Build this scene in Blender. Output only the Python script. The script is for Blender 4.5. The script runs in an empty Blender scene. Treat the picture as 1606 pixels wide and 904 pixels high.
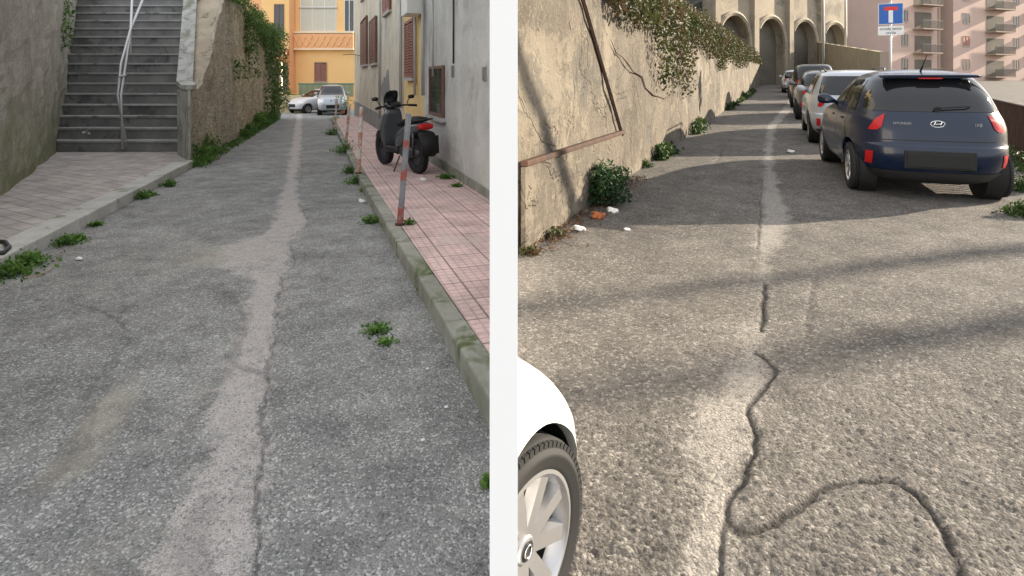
import bpy, bmesh, math, random
import numpy as np
from mathutils import Vector, Matrix
random.seed(7); rng=np.random.default_rng(3)
scene=bpy.context.scene
F=900.;CX=803.;HC=125.;EYE=1.5
HH={'L':140.,'R':110.}
def zg(s,Y): return -Y/60 if s=='L' else Y/60
def G(px,py,s,h=0.):
    Y=F*(EYE-h)/(py-HH[s]); return Vector(((px-CX)/F*Y,Y,zg(s,Y)+h))
def zpy(py,Y): return EYE-(py-HC)/F*Y
# ---------------------------------------------------------------- materials
class NT:
    def __init__(s,name):
        s.m=bpy.data.materials.new(name); s.m.use_nodes=True; s.t=s.m.node_tree; s.t.nodes.clear()
        s.out=s.n('ShaderNodeOutputMaterial'); s.b=s.n('ShaderNodeBsdfPrincipled'); s.t.links.new(s.b.outputs[0],s.out.inputs[0])
        s.co=s.n('ShaderNodeTexCoord').outputs['Object']
    def n(s,t): return s.t.nodes.new(t)
    def set(s,k,v):
        if isinstance(v,bpy.types.NodeSocket): s.t.links.new(v,k)
        else:
            if hasattr(k.default_value,'__len__') and hasattr(v,'__len__') and len(k.default_value)==4 and len(v)==3: v=(*v,1)
            k.default_value=v
    def noise(s,scale,detail=4,rough=.6,vec=None,dist=0.):
        n=s.n('ShaderNodeTexNoise'); n.inputs['Scale'].default_value=scale; n.inputs['Detail'].default_value=detail
        n.inputs['Roughness'].default_value=rough; n.inputs['Distortion'].default_value=dist
        s.t.links.new(vec or s.co,n.inputs['Vector']); return n.outputs['Fac']
    def vor(s,scale,feat='F1',vec=None,out='Distance'):
        n=s.n('ShaderNodeTexVoronoi'); n.feature=feat; n.inputs['Scale'].default_value=scale
        s.t.links.new(vec or s.co,n.inputs['Vector']); return n.outputs[out]
    def map(s,rot=(0,0,0),sc=(1,1,1),loc=(0,0,0)):
        n=s.n('ShaderNodeMapping'); n.inputs['Rotation'].default_value=rot; n.inputs['Scale'].default_value=sc; n.inputs['Location'].default_value=loc
        s.t.links.new(s.co,n.inputs['Vector']); return n.outputs[0]
    def rng(s,v,a,b,c=0.,d=1.):
        n=s.n('ShaderNodeMapRange'); s.set(n.inputs[0],v)
        for i,x in enumerate((a,b,c,d)): s.set(n.inputs[i+1],x)
        return n.outputs[0]
    def mix(s,f,a,b,mode='MIX'):
        n=s.n('ShaderNodeMix'); n.data_type='RGBA'; n.blend_type=mode
        s.set(n.inputs[0],f); s.set(n.inputs[6],a); s.set(n.inputs[7],b); return n.outputs[2]
    def math(s,op,a,b=0.):
        n=s.n('ShaderNodeMath'); n.operation=op; s.set(n.inputs[0],a); s.set(n.inputs[1],b); return n.outputs[0]
    def attr(s,name):
        n=s.n('ShaderNodeAttribute'); n.attribute_name=name; return n.outputs['Fac']
    def sep(s,k='Z'):
        n=s.n('ShaderNodeSeparateXYZ'); s.t.links.new(s.co,n.inputs[0]); return n.outputs[k]
    def bump(s,h,st=.5,dist=.01,nor=None):
        n=s.n('ShaderNodeBump'); n.inputs['Strength'].default_value=st; n.inputs['Distance'].default_value=dist
        s.set(n.inputs['Height'],h)
        if nor: s.set(n.inputs['Normal'],nor)
        return n.outputs[0]
    def fin(s,col,rough=.8,nor=None,metal=0.,spec=.3,coat=0.):
        s.set(s.b.inputs['Base Color'],col); s.set(s.b.inputs['Roughness'],rough); s.b.inputs['Metallic'].default_value=metal
        s.b.inputs['Specular IOR Level'].default_value=spec; s.b.inputs['Coat Weight'].default_value=coat
        if nor: s.set(s.b.inputs['Normal'],nor)
        return s.m
def pm(name,c1,c2,scale=3,bs=40,bump=.4,dist=.01,rough=.85,c3=None,s3=1.2,t3=(.55,.62),spec=.25,metal=0,coat=0,speck=.25):
    n=NT(name); c=n.mix(n.rng(n.noise(scale,6,.65),.35,.65),c1,c2)
    c=n.mix(speck,c,n.mix(n.noise(scale*14,4,.7),(.3,.3,.3),(1.6,1.6,1.6)),'MULTIPLY')
    if c3: c=n.mix(n.rng(n.noise(s3,7,.7,dist=.6),t3[0],t3[1]),c,c3)
    return n.fin(c,rough,n.bump(n.noise(bs,6,.7),bump,dist),metal,spec,coat)
def plain(name,c,rough=.5,metal=0.,spec=.5,coat=0.,var=.12):
    n=NT(name); k=n.noise(7,4); col=n.mix(k,tuple(x*(1-var) for x in c),tuple(min(1,x*(1+var)) for x in c))
    return n.fin(col,rough,None,metal,spec,coat)
def asphalt(name,c1,c2,patch,brown,cell=75,bst=.9,fleck=1.9,fl=.55,crn=1.,prag=1.,ckd=.82):
    n=NT(name)
    g=n.noise(cell*1.5,3,.8); v=n.vor(cell,'F1',out='Color'); vd=n.vor(cell,'F1')
    sp=n.n('ShaderNodeSeparateColor'); n.t.links.new(v,sp.inputs[0]); r=sp.outputs[0]
    big=n.rng(n.noise(1.1,6,.65,dist=.5),.3,.7)
    c=n.mix(big,c1,c2)
    c=n.mix(.75,c,n.mix(n.rng(g,.3,.7),(.38,.38,.39),(1.62,1.6,1.57)),'MULTIPLY')
    c=n.mix(n.rng(r,.78,.95,0,fl),c,tuple(min(1,x*fleck) for x in c2))
    c=n.mix(n.rng(r,.0,.28,.65,0),c,tuple(x*.38 for x in c1))
    c=n.mix(.85,c,n.mix(n.rng(n.noise(3.2,9,.8),.3,.72),(.52,.52,.53),(1.48,1.48,1.46)),'MULTIPLY')
    nz=n.noise(6,9,.82,dist=.6); nz2=n.noise(30,5,.85)
    br=n.math('ADD',n.attr('brown'),n.math('MULTIPLY',n.math('SUBTRACT',nz,.5),2.2))
    c=n.mix(n.rng(br,.3,1.3,0,.7),c,n.mix(g,tuple(x*.5 for x in brown),tuple(x*1.5 for x in brown)))
    pt=n.math('ADD',n.attr('patch'),n.math('ADD',n.math('MULTIPLY',n.math('SUBTRACT',nz,.5),2.1*prag),n.math('MULTIPLY',n.math('SUBTRACT',nz2,.5),1.9*prag)))
    pc=n.mix(n.rng(g,.32,.68),tuple(x*.55 for x in patch),tuple(x*1.35 for x in patch))
    pc=n.mix(n.rng(r,0,.28,.7,0),pc,tuple(x*.35 for x in patch))
    pc=n.mix(n.rng(n.noise(14,6,.8),.5,.7,0,.6),pc,tuple(x*.5 for x in patch))
    c=n.mix(n.rng(pt,.35,1.0,0,.9),c,pc)
    ck=n.math('ADD',n.attr('crack'),n.math('MULTIPLY',n.math('SUBTRACT',nz2,.5),crn))
    c=n.mix(n.rng(ck,.25,1.1,0,ckd),c,tuple(x*.22 for x in c1))
    h=n.math('ADD',n.math('MULTIPLY',vd,-1.0),n.math('MULTIPLY',g,.8))
    nor=n.bump(h,bst,.010); nor=n.bump(n.noise(12,6,.8),.5,.03,nor)
    return n.fin(c,.9,nor,0,.25)
def tiles(name,rotz,bw,bh,off,cols,mort,msize=.006,sub=None,bump=.6,c3=None):
    n=NT(name); vec=n.map(rot=(0,0,rotz))
    b=n.n('ShaderNodeTexBrick'); n.t.links.new(vec,b.inputs['Vector']); b.offset=off
    b.inputs['Scale'].default_value=1; b.inputs['Brick Width'].default_value=bw; b.inputs['Row Height'].default_value=bh
    b.inputs['Mortar Size'].default_value=msize; b.inputs['Mortar Smooth'].default_value=.3
    n.set(b.inputs['Color1'],cols[0]); n.set(b.inputs['Color2'],cols[1]); n.set(b.inputs['Mortar'],mort)
    c=b.outputs['Color']; h=b.outputs['Fac']
    if sub:
        b2=n.n('ShaderNodeTexBrick'); n.t.links.new(vec,b2.inputs['Vector']); b2.offset=0
        b2.inputs['Scale'].default_value=1; b2.inputs['Brick Width'].default_value=sub; b2.inputs['Row Height'].default_value=sub; b2.inputs['Mortar Size'].default_value=sub*.12
        c=n.mix(n.math('MULTIPLY',b2.outputs['Fac'],.35),c,mort); h=n.math('ADD',h,n.math('MULTIPLY',b2.outputs['Fac'],.6))
    c=n.mix(.8,c,n.mix(n.rng(n.noise(2.2,8,.78),.3,.7),(.5,.5,.5),(1.35,1.35,1.35)),'MULTIPLY')
    c=n.mix(.5,c,n.mix(n.noise(45,4,.8),(.5,.5,.5),(1.5,1.5,1.5)),'MULTIPLY')
    if c3: c=n.mix(n.rng(n.noise(1.3,8,.78),.52,.66,0,.8),c,c3)
    nor=n.bump(n.math('MULTIPLY',h,-1.),bump,.006); nor=n.bump(n.noise(60,5,.7),.35,.006,nor)
    return n.fin(c,.85,nor)
M={}
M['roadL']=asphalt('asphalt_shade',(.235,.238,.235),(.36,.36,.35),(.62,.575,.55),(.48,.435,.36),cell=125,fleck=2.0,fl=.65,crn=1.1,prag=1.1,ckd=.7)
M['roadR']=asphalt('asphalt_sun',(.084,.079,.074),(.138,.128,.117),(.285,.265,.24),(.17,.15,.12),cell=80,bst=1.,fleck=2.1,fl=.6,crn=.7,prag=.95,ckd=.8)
M['plat']=tiles('platform_paving',.53,.34,.17,.5,((.48,.42,.39),(.37,.335,.32)),(.23,.21,.19),.008,c3=(.32,.305,.28))
M['pink']=tiles('pink_pavement',-.332,.33,.33,0,((.70,.51,.48),(.61,.44,.415)),(.24,.19,.16),.008,sub=.066,c3=(.50,.42,.38))
M['kerb']=pm('kerb_stone',(.33,.33,.29),(.21,.21,.17),2.5,50,.6,.01,c3=(.09,.115,.045),s3=2.2,t3=(.52,.64))
M['kerbL']=pm('kerb_light',(.50,.49,.46),(.38,.37,.34),2.5,50,.5,.01,c3=(.2,.2,.14),s3=2.)
M['step']=pm('stair_stone',(.28,.28,.27),(.38,.375,.36),2,50,.4,c3=(.17,.17,.16),s3=1.5)  # light falling on the treads is put into this paler tone
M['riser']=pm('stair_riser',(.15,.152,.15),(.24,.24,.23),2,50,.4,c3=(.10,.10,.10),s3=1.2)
def mosswall():
    n=NT('mossy_concrete'); c=n.mix(n.rng(n.noise(1.6,7,.7),.35,.65),(.26,.24,.20),(.40,.37,.32))
    c=n.mix(.75,c,n.mix(n.rng(n.noise(26,6,.8),.3,.7),(.4,.4,.4),(1.5,1.5,1.5)),'MULTIPLY')
    low=n.rng(n.sep(),2.2,-.2,0,.38)
    c=n.mix(n.rng(n.math('ADD',n.noise(2.1,8,.75,dist=.4),low),.62,.87,0,.8),c,(.15,.17,.065))
    c=n.mix(n.rng(n.noise(1.1,8,.8,vec=n.map(sc=(1,1,.35))),.54,.66,0,.7),c,(.12,.115,.09))
    return n.fin(c,.9,n.bump(n.noise(14,8,.75),.8,.03))
M['lw']=mosswall()
def stonewall():
    n=NT('old_stone_masonry'); w=n.n('ShaderNodeVectorMath'); w.operation='ADD'
    nn=n.n('ShaderNodeTexNoise'); nn.inputs['Scale'].default_value=5; nn.inputs['Detail'].default_value=5; n.t.links.new(n.co,nn.inputs['Vector'])
    sc_=n.n('ShaderNodeVectorMath'); sc_.operation='SCALE'; sc_.inputs['Scale'].default_value=.35; n.t.links.new(nn.outputs['Color'],sc_.inputs[0])
    n.t.links.new(n.map(sc=(1,1,1.8)),w.inputs[0]); n.t.links.new(sc_.outputs[0],w.inputs[1]); vec=w.outputs[0]
    d=n.vor(3.6,'DISTANCE_TO_EDGE',vec=vec); v=n.vor(3.6,'F1',vec=vec,out='Color'); sp=n.n('ShaderNodeSeparateColor'); n.t.links.new(v,sp.inputs[0])
    c=n.mix(sp.outputs[0],(.42,.34,.23),(.62,.53,.37)); c=n.mix(n.rng(d,.0,.08,.6,0),c,(.22,.18,.12))
    c=n.mix(.6,c,n.mix(n.noise(30,5,.8),(.4,.4,.4),(1.5,1.5,1.5)),'MULTIPLY')
    pl=n.math('ADD',n.noise(.9,7,.75),n.rng(n.sep('Y'),13.5,18.5,.42,0))
    c=n.mix(n.rng(pl,.56,.68,0,.95),c,n.mix(n.rng(n.noise(3,8,.78),.35,.65),(.29,.25,.19),(.50,.445,.355)))
    c=n.mix(n.rng(n.noise(1.6,8,.8,vec=n.map(loc=(5,2,1),sc=(1,1,.5))),.52,.66,0,.75),c,(.16,.16,.085))
    return n.fin(c,.9,n.bump(n.math('ADD',n.rng(d,0,.1),n.noise(20,6,.8)),.8,.04))
M['stone']=stonewall()
M['coping']=pm('coping_concrete',(.44,.44,.41),(.30,.30,.28),3,50,.5,c3=(.17,.17,.13),s3=2.,t3=(.5,.62))
M['trim']=pm('pale_trim',(.45,.44,.42),(.38,.38,.36),3,50,.3)
M['plasterbrown']=pm('brown_render',(.42,.35,.26),(.30,.26,.195),2,40,.6,.02,c3=(.16,.15,.10),s3=1.8)
M['greyplaster']=pm('grey_render',(.60,.585,.55),(.45,.44,.41),1.2,40,.4,.01,c3=(.30,.285,.26),s3=1.1,t3=(.52,.70))
M['greydark']=pm('dark_grey_render',(.28,.28,.27),(.2,.2,.19),1.2,40,.4,.01)
M['beige']=pm('beige_render',(.64,.58,.46),(.50,.45,.36),1.0,40,.3,c3=(.33,.31,.28),s3=1.0,t3=(.56,.68))
M['yellow']=pm('yellow_render',(.78,.56,.26),(.62,.45,.2),1.2,40,.3)
M['orange']=pm('orange_render',(.90,.58,.26),(.86,.54,.23),.6,30,.15,speck=.06)
M['orange2']=pm('deep_orange_render',(.86,.46,.24),(.82,.43,.22),.6,30,.15,speck=.06)
M['peach']=pm('peach_trim',(.88,.70,.48),(.85,.66,.45),.6,30,.1,speck=.05)
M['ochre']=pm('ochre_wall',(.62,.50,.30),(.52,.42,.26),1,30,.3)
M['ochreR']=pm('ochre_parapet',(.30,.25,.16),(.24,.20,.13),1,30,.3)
M['white']=pm('divider_white',(.98,.98,.98),(.975,.975,.975),2,60,.03,.001,speck=.0)
def retain():
    n=NT('weathered_concrete'); c=n.mix(n.rng(n.noise(.9,7,.7),.35,.65),(.150,.127,.098),(.104,.090,.072))
    c=n.mix(.75,c,n.mix(n.rng(n.noise(22,8,.82),.3,.7),(.4,.4,.4),(1.5,1.5,1.5)),'MULTIPLY')
    c=n.mix(n.rng(n.noise(1.4,8,.8,vec=n.map(sc=(1,1,.22))),.47,.66,0,.8),c,(.052,.044,.035))
    c=n.mix(n.rng(n.noise(.7,9,.82,vec=n.map(loc=(3,9,2))),.52,.55,0,.7),c,(.20,.172,.132))
    c=n.mix(n.rng(n.noise(1.0,9,.82,vec=n.map(loc=(13,2,7))),.55,.57,0,.65),c,(.085,.080,.070))
    e=n.noise(.8,5,.7,vec=n.map(loc=(7,1,4)),dist=.8); cr=n.math('ABSOLUTE',n.math('SUBTRACT',e,.5)); msk=n.rng(n.noise(.6,3,vec=n.map(loc=(1,1,8))),.50,.56)
    c=n.mix(n.math('MULTIPLY',n.rng(cr,.0,.006,.8,0),msk),c,(.02,.016,.012))
    return n.fin(c,.9,n.bump(n.math('ADD',n.noise(10,8,.8),n.rng(e,.49,.51,0,.6)),.9,.035))
M['retw']=retain()
M['rust']=pm('rusty_steel',(.07,.035,.022),(.035,.022,.018),8,60,.4,rough=.8)
M['arch']=pm('arch_concrete',(.32,.275,.21),(.24,.205,.16),.3,10,.3,.05,c3=(.15,.135,.11),s3=.35,t3=(.5,.62))
M['archdark']=pm('arch_recess',(.17,.15,.125),(.12,.11,.09),.4,8,.5,.05)  # same concrete, darkened in colour for the shade inside the arches
M['rock']=pm('rock',(.10,.10,.095),(.16,.155,.14),.5,4,1.,.3,c3=(.04,.05,.03),s3=.6)
M['earth']=pm('earth',(.08,.065,.04),(.11,.10,.055),1,20,.8,.05)
M['pinkb']=pm('pink_facade',(.50,.37,.315),(.45,.33,.285),.3,8,.1,speck=.06)
M['tan']=pm('tan_facade',(.34,.27,.215),(.30,.24,.19),.3,8,.1,speck=.06)
M['glass']=plain('window_glass',(.03,.035,.04),.06,0,.8)
M['glassp']=plain('pale_reflecting_glass',(.55,.52,.42),.2,0,.5)  # pale tone paints the light these panes reflect
M['cglass']=plain('car_glass',(.010,.011,.013),.04,0,.5)
M['wframe']=plain('white_frame',(.75,.74,.70),.5)
M['brownw']=plain('brown_wood',(.16,.08,.055),.6)
M['shut']=plain('red_brown_shutter',(.28,.12,.09),.6)
M['dark']=plain('black_plastic',(.02,.02,.021),.5)
M['black']=plain('matte_black',(.006,.006,.006),.7)
M['rubber']=plain('tyre_rubber',(.022,.022,.022),.75,0,.25)
M['alloy']=plain('alloy_silver',(.42,.42,.43),.32,.75)
M['alloyd']=plain('alloy_dark',(.07,.07,.08),.45,.5)
M['steel']=plain('galvanised_steel',(.46,.46,.46),.45,.5)
M['pipe']=plain('grey_pipe',(.42,.42,.41),.5,.1)
M['navy']=plain('navy_paint',(.004,.011,.032),.25,.0,.4,.2,.04)
M['silver']=plain('silver_paint',(.38,.41,.45),.3,.15,.5,.6,.04)
M['whitep']=plain('white_paint',(.60,.60,.595),.3,0,.5,.5,.02)
M['blackp']=plain('black_paint',(.012,.012,.014),.22,.0,.5,.4,.04)
M['greyp']=plain('grey_paint',(.09,.10,.11),.25,.2,.5,.6,.04)
M['redl']=plain('red_lamp',(.42,.008,.010),.3,0,.4,0.)
M['lampw']=plain('clear_lamp',(.65,.65,.65),.12,.3,.6,1.)
M['chrome']=plain('chrome',(.75,.75,.76),.12,1.)
M['red']=pm('worn_red_paint',(.36,.09,.075),(.27,.085,.075),12,60,.3,c3=(.2,.2,.2),s3=14,t3=(.50,.56),rough=.6)
M['postg']=pm('post_grey_paint',(.17,.19,.21),(.26,.27,.28),12,60,.3)
M['postw']=pm('post_white_paint',(.66,.62,.56),(.50,.46,.41),12,60,.3,c3=(.38,.2,.1),s3=14,t3=(.56,.62))
M['orangep']=pm('faded_orange_paint',(.50,.25,.17),(.42,.23,.17),12,60,.3,c3=(.56,.50,.44),s3=12,t3=(.50,.56))
M['blue']=plain('sign_blue',(.01,.10,.40),.4)
M['signred']=plain('sign_red',(.6,.02,.02),.4)
M['signw']=plain('sign_white',(.7,.7,.7),.4)
M['letter']=plain('lettering_silver',(.4,.4,.4),.3,.5)
M['paper']=plain('paper',(.66,.66,.65),.8)
M['orgp']=plain('orange_plastic',(.30,.09,.03),.5)
M['wood']=plain('dry_wood',(.30,.23,.15),.8)
M['terra']=plain('terracotta',(.45,.19,.10),.8)
M['greenf']=plain('green_fence_paint',(.05,.20,.15),.6)
def leafm(name,c1,c2,c3=None):
    n=NT(name); w=n.n('ShaderNodeTexWhiteNoise'); w.noise_dimensions='3D'
    sn=n.n('ShaderNodeVectorMath'); sn.operation='SNAP'; n.t.links.new(n.co,sn.inputs[0]); sn.inputs[1].default_value=(.05,.05,.05); n.t.links.new(sn.outputs[0],w.inputs['Vector'])
    c=n.mix(w.outputs['Value'],c1,c2); c=n.mix(n.rng(n.noise(3,4),.4,.6),c,tuple(x*.55 for x in c1))
    if c3: c=n.mix(n.rng(n.noise(1.3,5),.42,.6),c,c3)
    m=n.fin(c,.6,None,0,.3)
    tr=n.n('ShaderNodeBsdfTranslucent'); n.set(tr.inputs[0],c); mx=n.n('ShaderNodeMixShader'); mx.inputs[0].default_value=.25
    n.t.links.new(n.b.outputs[0],mx.inputs[1]); n.t.links.new(tr.outputs[0],mx.inputs[2]); n.t.links.new(mx.outputs[0],n.out.inputs[0]); return m
M['leaf']=leafm('fresh_leaves',(.08,.18,.03),(.18,.33,.06))
M['ivy']=leafm('ivy_leaves',(.07,.15,.03),(.18,.29,.065))
M['ivyR']=leafm('street_weed_leaves',(.03,.065,.014),(.07,.12,.025))
M['dryivy']=leafm('dry_ivy_leaves',(.04,.055,.014),(.08,.10,.028),(.08,.055,.028))
M['bushl']=leafm('dark_bush_leaves',(.015,.045,.015),(.04,.085,.025))
# ---------------------------------------------------------------- mesh helpers
class MB:
    def __init__(s): s.v=[];s.f=[]
    def add(s,vs,fs,M_=None):
        n=len(s.v); s.v+=[tuple(M_@Vector(v)) if M_ is not None else tuple(v) for v in vs]; s.f+=[tuple(i+n for i in f) for f in fs]; return s
    def box(s,x0,x1,y0,y1,z0,z1,M_=None):
        return s.add([(x,y,z) for x in (x0,x1) for y in (y0,y1) for z in (z0,z1)],[(0,1,3,2),(4,6,7,5),(0,4,5,1),(2,3,7,6),(0,2,6,4),(1,5,7,3)],M_)
    def ring(s,rings,cap=True,M_=None,closed=True):
        k=len(rings[0]); vs=[p for r in rings for p in r]; fs=[]
        for i in range(len(rings)-1):
            for j in range(k if closed else k-1):
                a=i*k+j;b=i*k+(j+1)%k; fs.append((a,b,b+k,a+k))
        if cap: fs.append(tuple(range(k))[::-1]); fs.append(tuple(range((len(rings)-1)*k,len(rings)*k)))
        return s.add(vs,fs,M_)
    def tube(s,pts,r,seg=8,M_=None):
        pts=[Vector(p) for p in pts]; R=[]
        for i,p in enumerate(pts):
            d=(pts[min(i+1,len(pts)-1)]-pts[max(i-1,0)]).normalized(); a=Vector((0,0,1)) if abs(d.z)<.9 else Vector((1,0,0))
            u=d.cross(a).normalized(); w=d.cross(u); rr=r[i] if hasattr(r,'__len__') else r
            R.append([p+u*math.cos(2*math.pi*k/seg)*rr+w*math.sin(2*math.pi*k/seg)*rr for k in range(seg)])
        return s.ring(R,True,M_)
    def lathe(s,prof,seg=32,M_=None,axis='z',cap=False):
        R=[]
        for r,h in prof:
            row=[]
            for k in range(seg):
                a=2*math.pi*k/seg; c,d=r*math.cos(a),r*math.sin(a)
                row.append((h,c,d) if axis=='x' else (c,d,h))
            R.append(row)
        return s.ring(R,cap,M_)
    def sweep(s,secs,seg=16,axis='y',n=2.6,M_=None):
        R=[]
        for (cx,cy,cz,ra,rb) in secs:
            row=[]
            for k in range(seg):
                a=2*math.pi*k/seg; c,d=math.cos(a),math.sin(a)
                c=math.copysign(abs(c)**(2/n),c)*ra; d=math.copysign(abs(d)**(2/n),d)*rb
                row.append((cx+c,cy,cz+d) if axis=='y' else (cx+c,cy+d,cz) if axis=='z' else (cx,cy+c,cz+d))
            R.append(row)
        return s.ring(R,True,M_)
    def prism(s,poly,z0,z1,M_=None):
        g=(lambda z,i: z[i] if hasattr(z,'__len__') else z)
        return s.ring([[(x,y,g(z0,i)) for i,(x,y) in enumerate(poly)],[(x,y,g(z1,i)) for i,(x,y) in enumerate(poly)]],True,M_)
    def obj(s,name,mat,parent=None,smooth=False,bevel=0,world=True,label=None,cat=None,kind=None,group=None):
        me=bpy.data.meshes.new(name); me.from_pydata(s.v,[],s.f); 
        bm=bmesh.new(); bm.from_mesh(me); bmesh.ops.recalc_face_normals(bm,faces=bm.faces); bm.to_mesh(me); bm.free()
        return mkobj(name,me,mat,parent,smooth,bevel,world,label,cat,kind,group)
def mkobj(name,me,mat,parent=None,smooth=False,bevel=0,world=True,label=None,cat=None,kind=None,group=None):
    me.materials.append(mat) if mat else None
    if smooth:
        me.polygons.foreach_set('use_smooth',[True]*len(me.polygons))
    o=bpy.data.objects.new(name,me); scene.collection.objects.link(o)
    if parent:
        o.parent=parent
        if world: o.matrix_parent_inverse=wm(parent).inverted()
    if bevel:
        b=o.modifiers.new('bevel','BEVEL'); b.width=bevel; b.segments=2; b.limit_method='ANGLE'
    tag(o,label,cat,kind,group); return o
def tag(o,label=None,cat=None,kind=None,group=None):
    for k,v in (('label',label),('category',cat),('kind',kind),('group',group)):
        if v: o[k]=v
def wm(o):
    m=o.matrix_basis.copy()
    if o.parent: m=wm(o.parent)@o.matrix_parent_inverse@m
    return m
def top(name,label,cat,loc=(0,0,0),rot=(0,0,0),group=None,scale=1):
    o=bpy.data.objects.new(name,None); scene.collection.objects.link(o); o.location=loc; o.rotation_euler=rot; o.scale=(scale,)*3
    o.empty_display_size=.2; tag(o,label,cat,None,group); return o
class Line:
    def __init__(s,P,m): s.P=P; s.m=m; s.k=math.hypot(1,m)
    def X(s,Y): return s.P[0]+s.m*(Y-s.P[1])
    def Y(s,px): return (s.P[0]-s.m*s.P[1])/((px-CX)/F-s.m)
    def a(s,Y): return (Y-s.P[1])*s.k
    def frame(s,outsign):
        d=Vector((s.m,1,0)).normalized(); n=Vector((-d.y,d.x,0))*outsign
        return Matrix(((d.x,n.x,0,s.P[0]),(d.y,n.y,0,s.P[1]),(0,0,1,0),(0,0,0,1)))
LW=Line((-6.51,7.3),-.653); SW=Line((-6.22,11.07),-.322); BL=Line((-.096,6.64),-.345); RW=Line((.047,4.74),.475)
KL=Line((-4.13,4.62),-.311)
def vn(x,y,sc,seed=0):
    x=x*sc+seed*17.3; y=y*sc+seed*7.7; xi=np.floor(x).astype(np.int64); yi=np.floor(y).astype(np.int64); fx=x-xi; fy=y-yi
    fx=fx*fx*(3-2*fx); fy=fy*fy*(3-2*fy)
    def h(a,b):
        n=(a*374761393+b*668265263+seed*1442695)&0x7fffffff; n=((n^(n>>13))*1274126177)&0x7fffffff; return ((n^(n>>16))&0xffff)/65535.
    return (h(xi,yi)*(1-fx)+h(xi+1,yi)*fx)*(1-fy)+(h(xi,yi+1)*(1-fx)+h(xi+1,yi+1)*fx)*fy
def _h(a,b,s):
    n=(a*374761393+b*668265263+s*1442695)&0x7fffffff; n=((n^(n>>13))*1274126177)&0x7fffffff; return ((n^(n>>16))&0xffff)/65535.
def nz(x,y,sc,seed):
    x=x*sc+seed*17.3; y=y*sc+seed*7.7; xi=math.floor(x); yi=math.floor(y); fx=x-xi; fy=y-yi; fx=fx*fx*(3-2*fx); fy=fy*fy*(3-2*fy)
    return (_h(xi,yi,seed)*(1-fx)+_h(xi+1,yi,seed)*fx)*(1-fy)+(_h(xi,yi+1,seed)*(1-fx)+_h(xi+1,yi+1,seed)*fx)*fy
def segdist(X,Y,pts):
    D=np.full(X.shape,1e9)
    for (x0,y0),(x1,y1) in zip(pts[:-1],pts[1:]):
        dx,dy=x1-x0,y1-y0; t=np.clip(((X-x0)*dx+(Y-y0)*dy)/(dx*dx+dy*dy+1e-9),0,1); D=np.minimum(D,np.hypot(X-x0-t*dx,Y-y0-t*dy))
    return D
def smoothpts(P,k=5):
    out=[]
    n=len(P)
    for i in range(n-1):
        p0=P[max(i-1,0)];p1=P[i];p2=P[i+1];p3=P[min(i+2,n-1)]
        for j in range(k):
            t=j/k; out.append(tuple(.5*((2*p1[c])+(-p0[c]+p2[c])*t+(2*p0[c]-5*p1[c]+4*p2[c]-p3[c])*t*t+(-p0[c]+3*p1[c]-3*p2[c]+p3[c])*t**3) for c in (0,1)))
    out.append(P[-1]); return out
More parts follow.
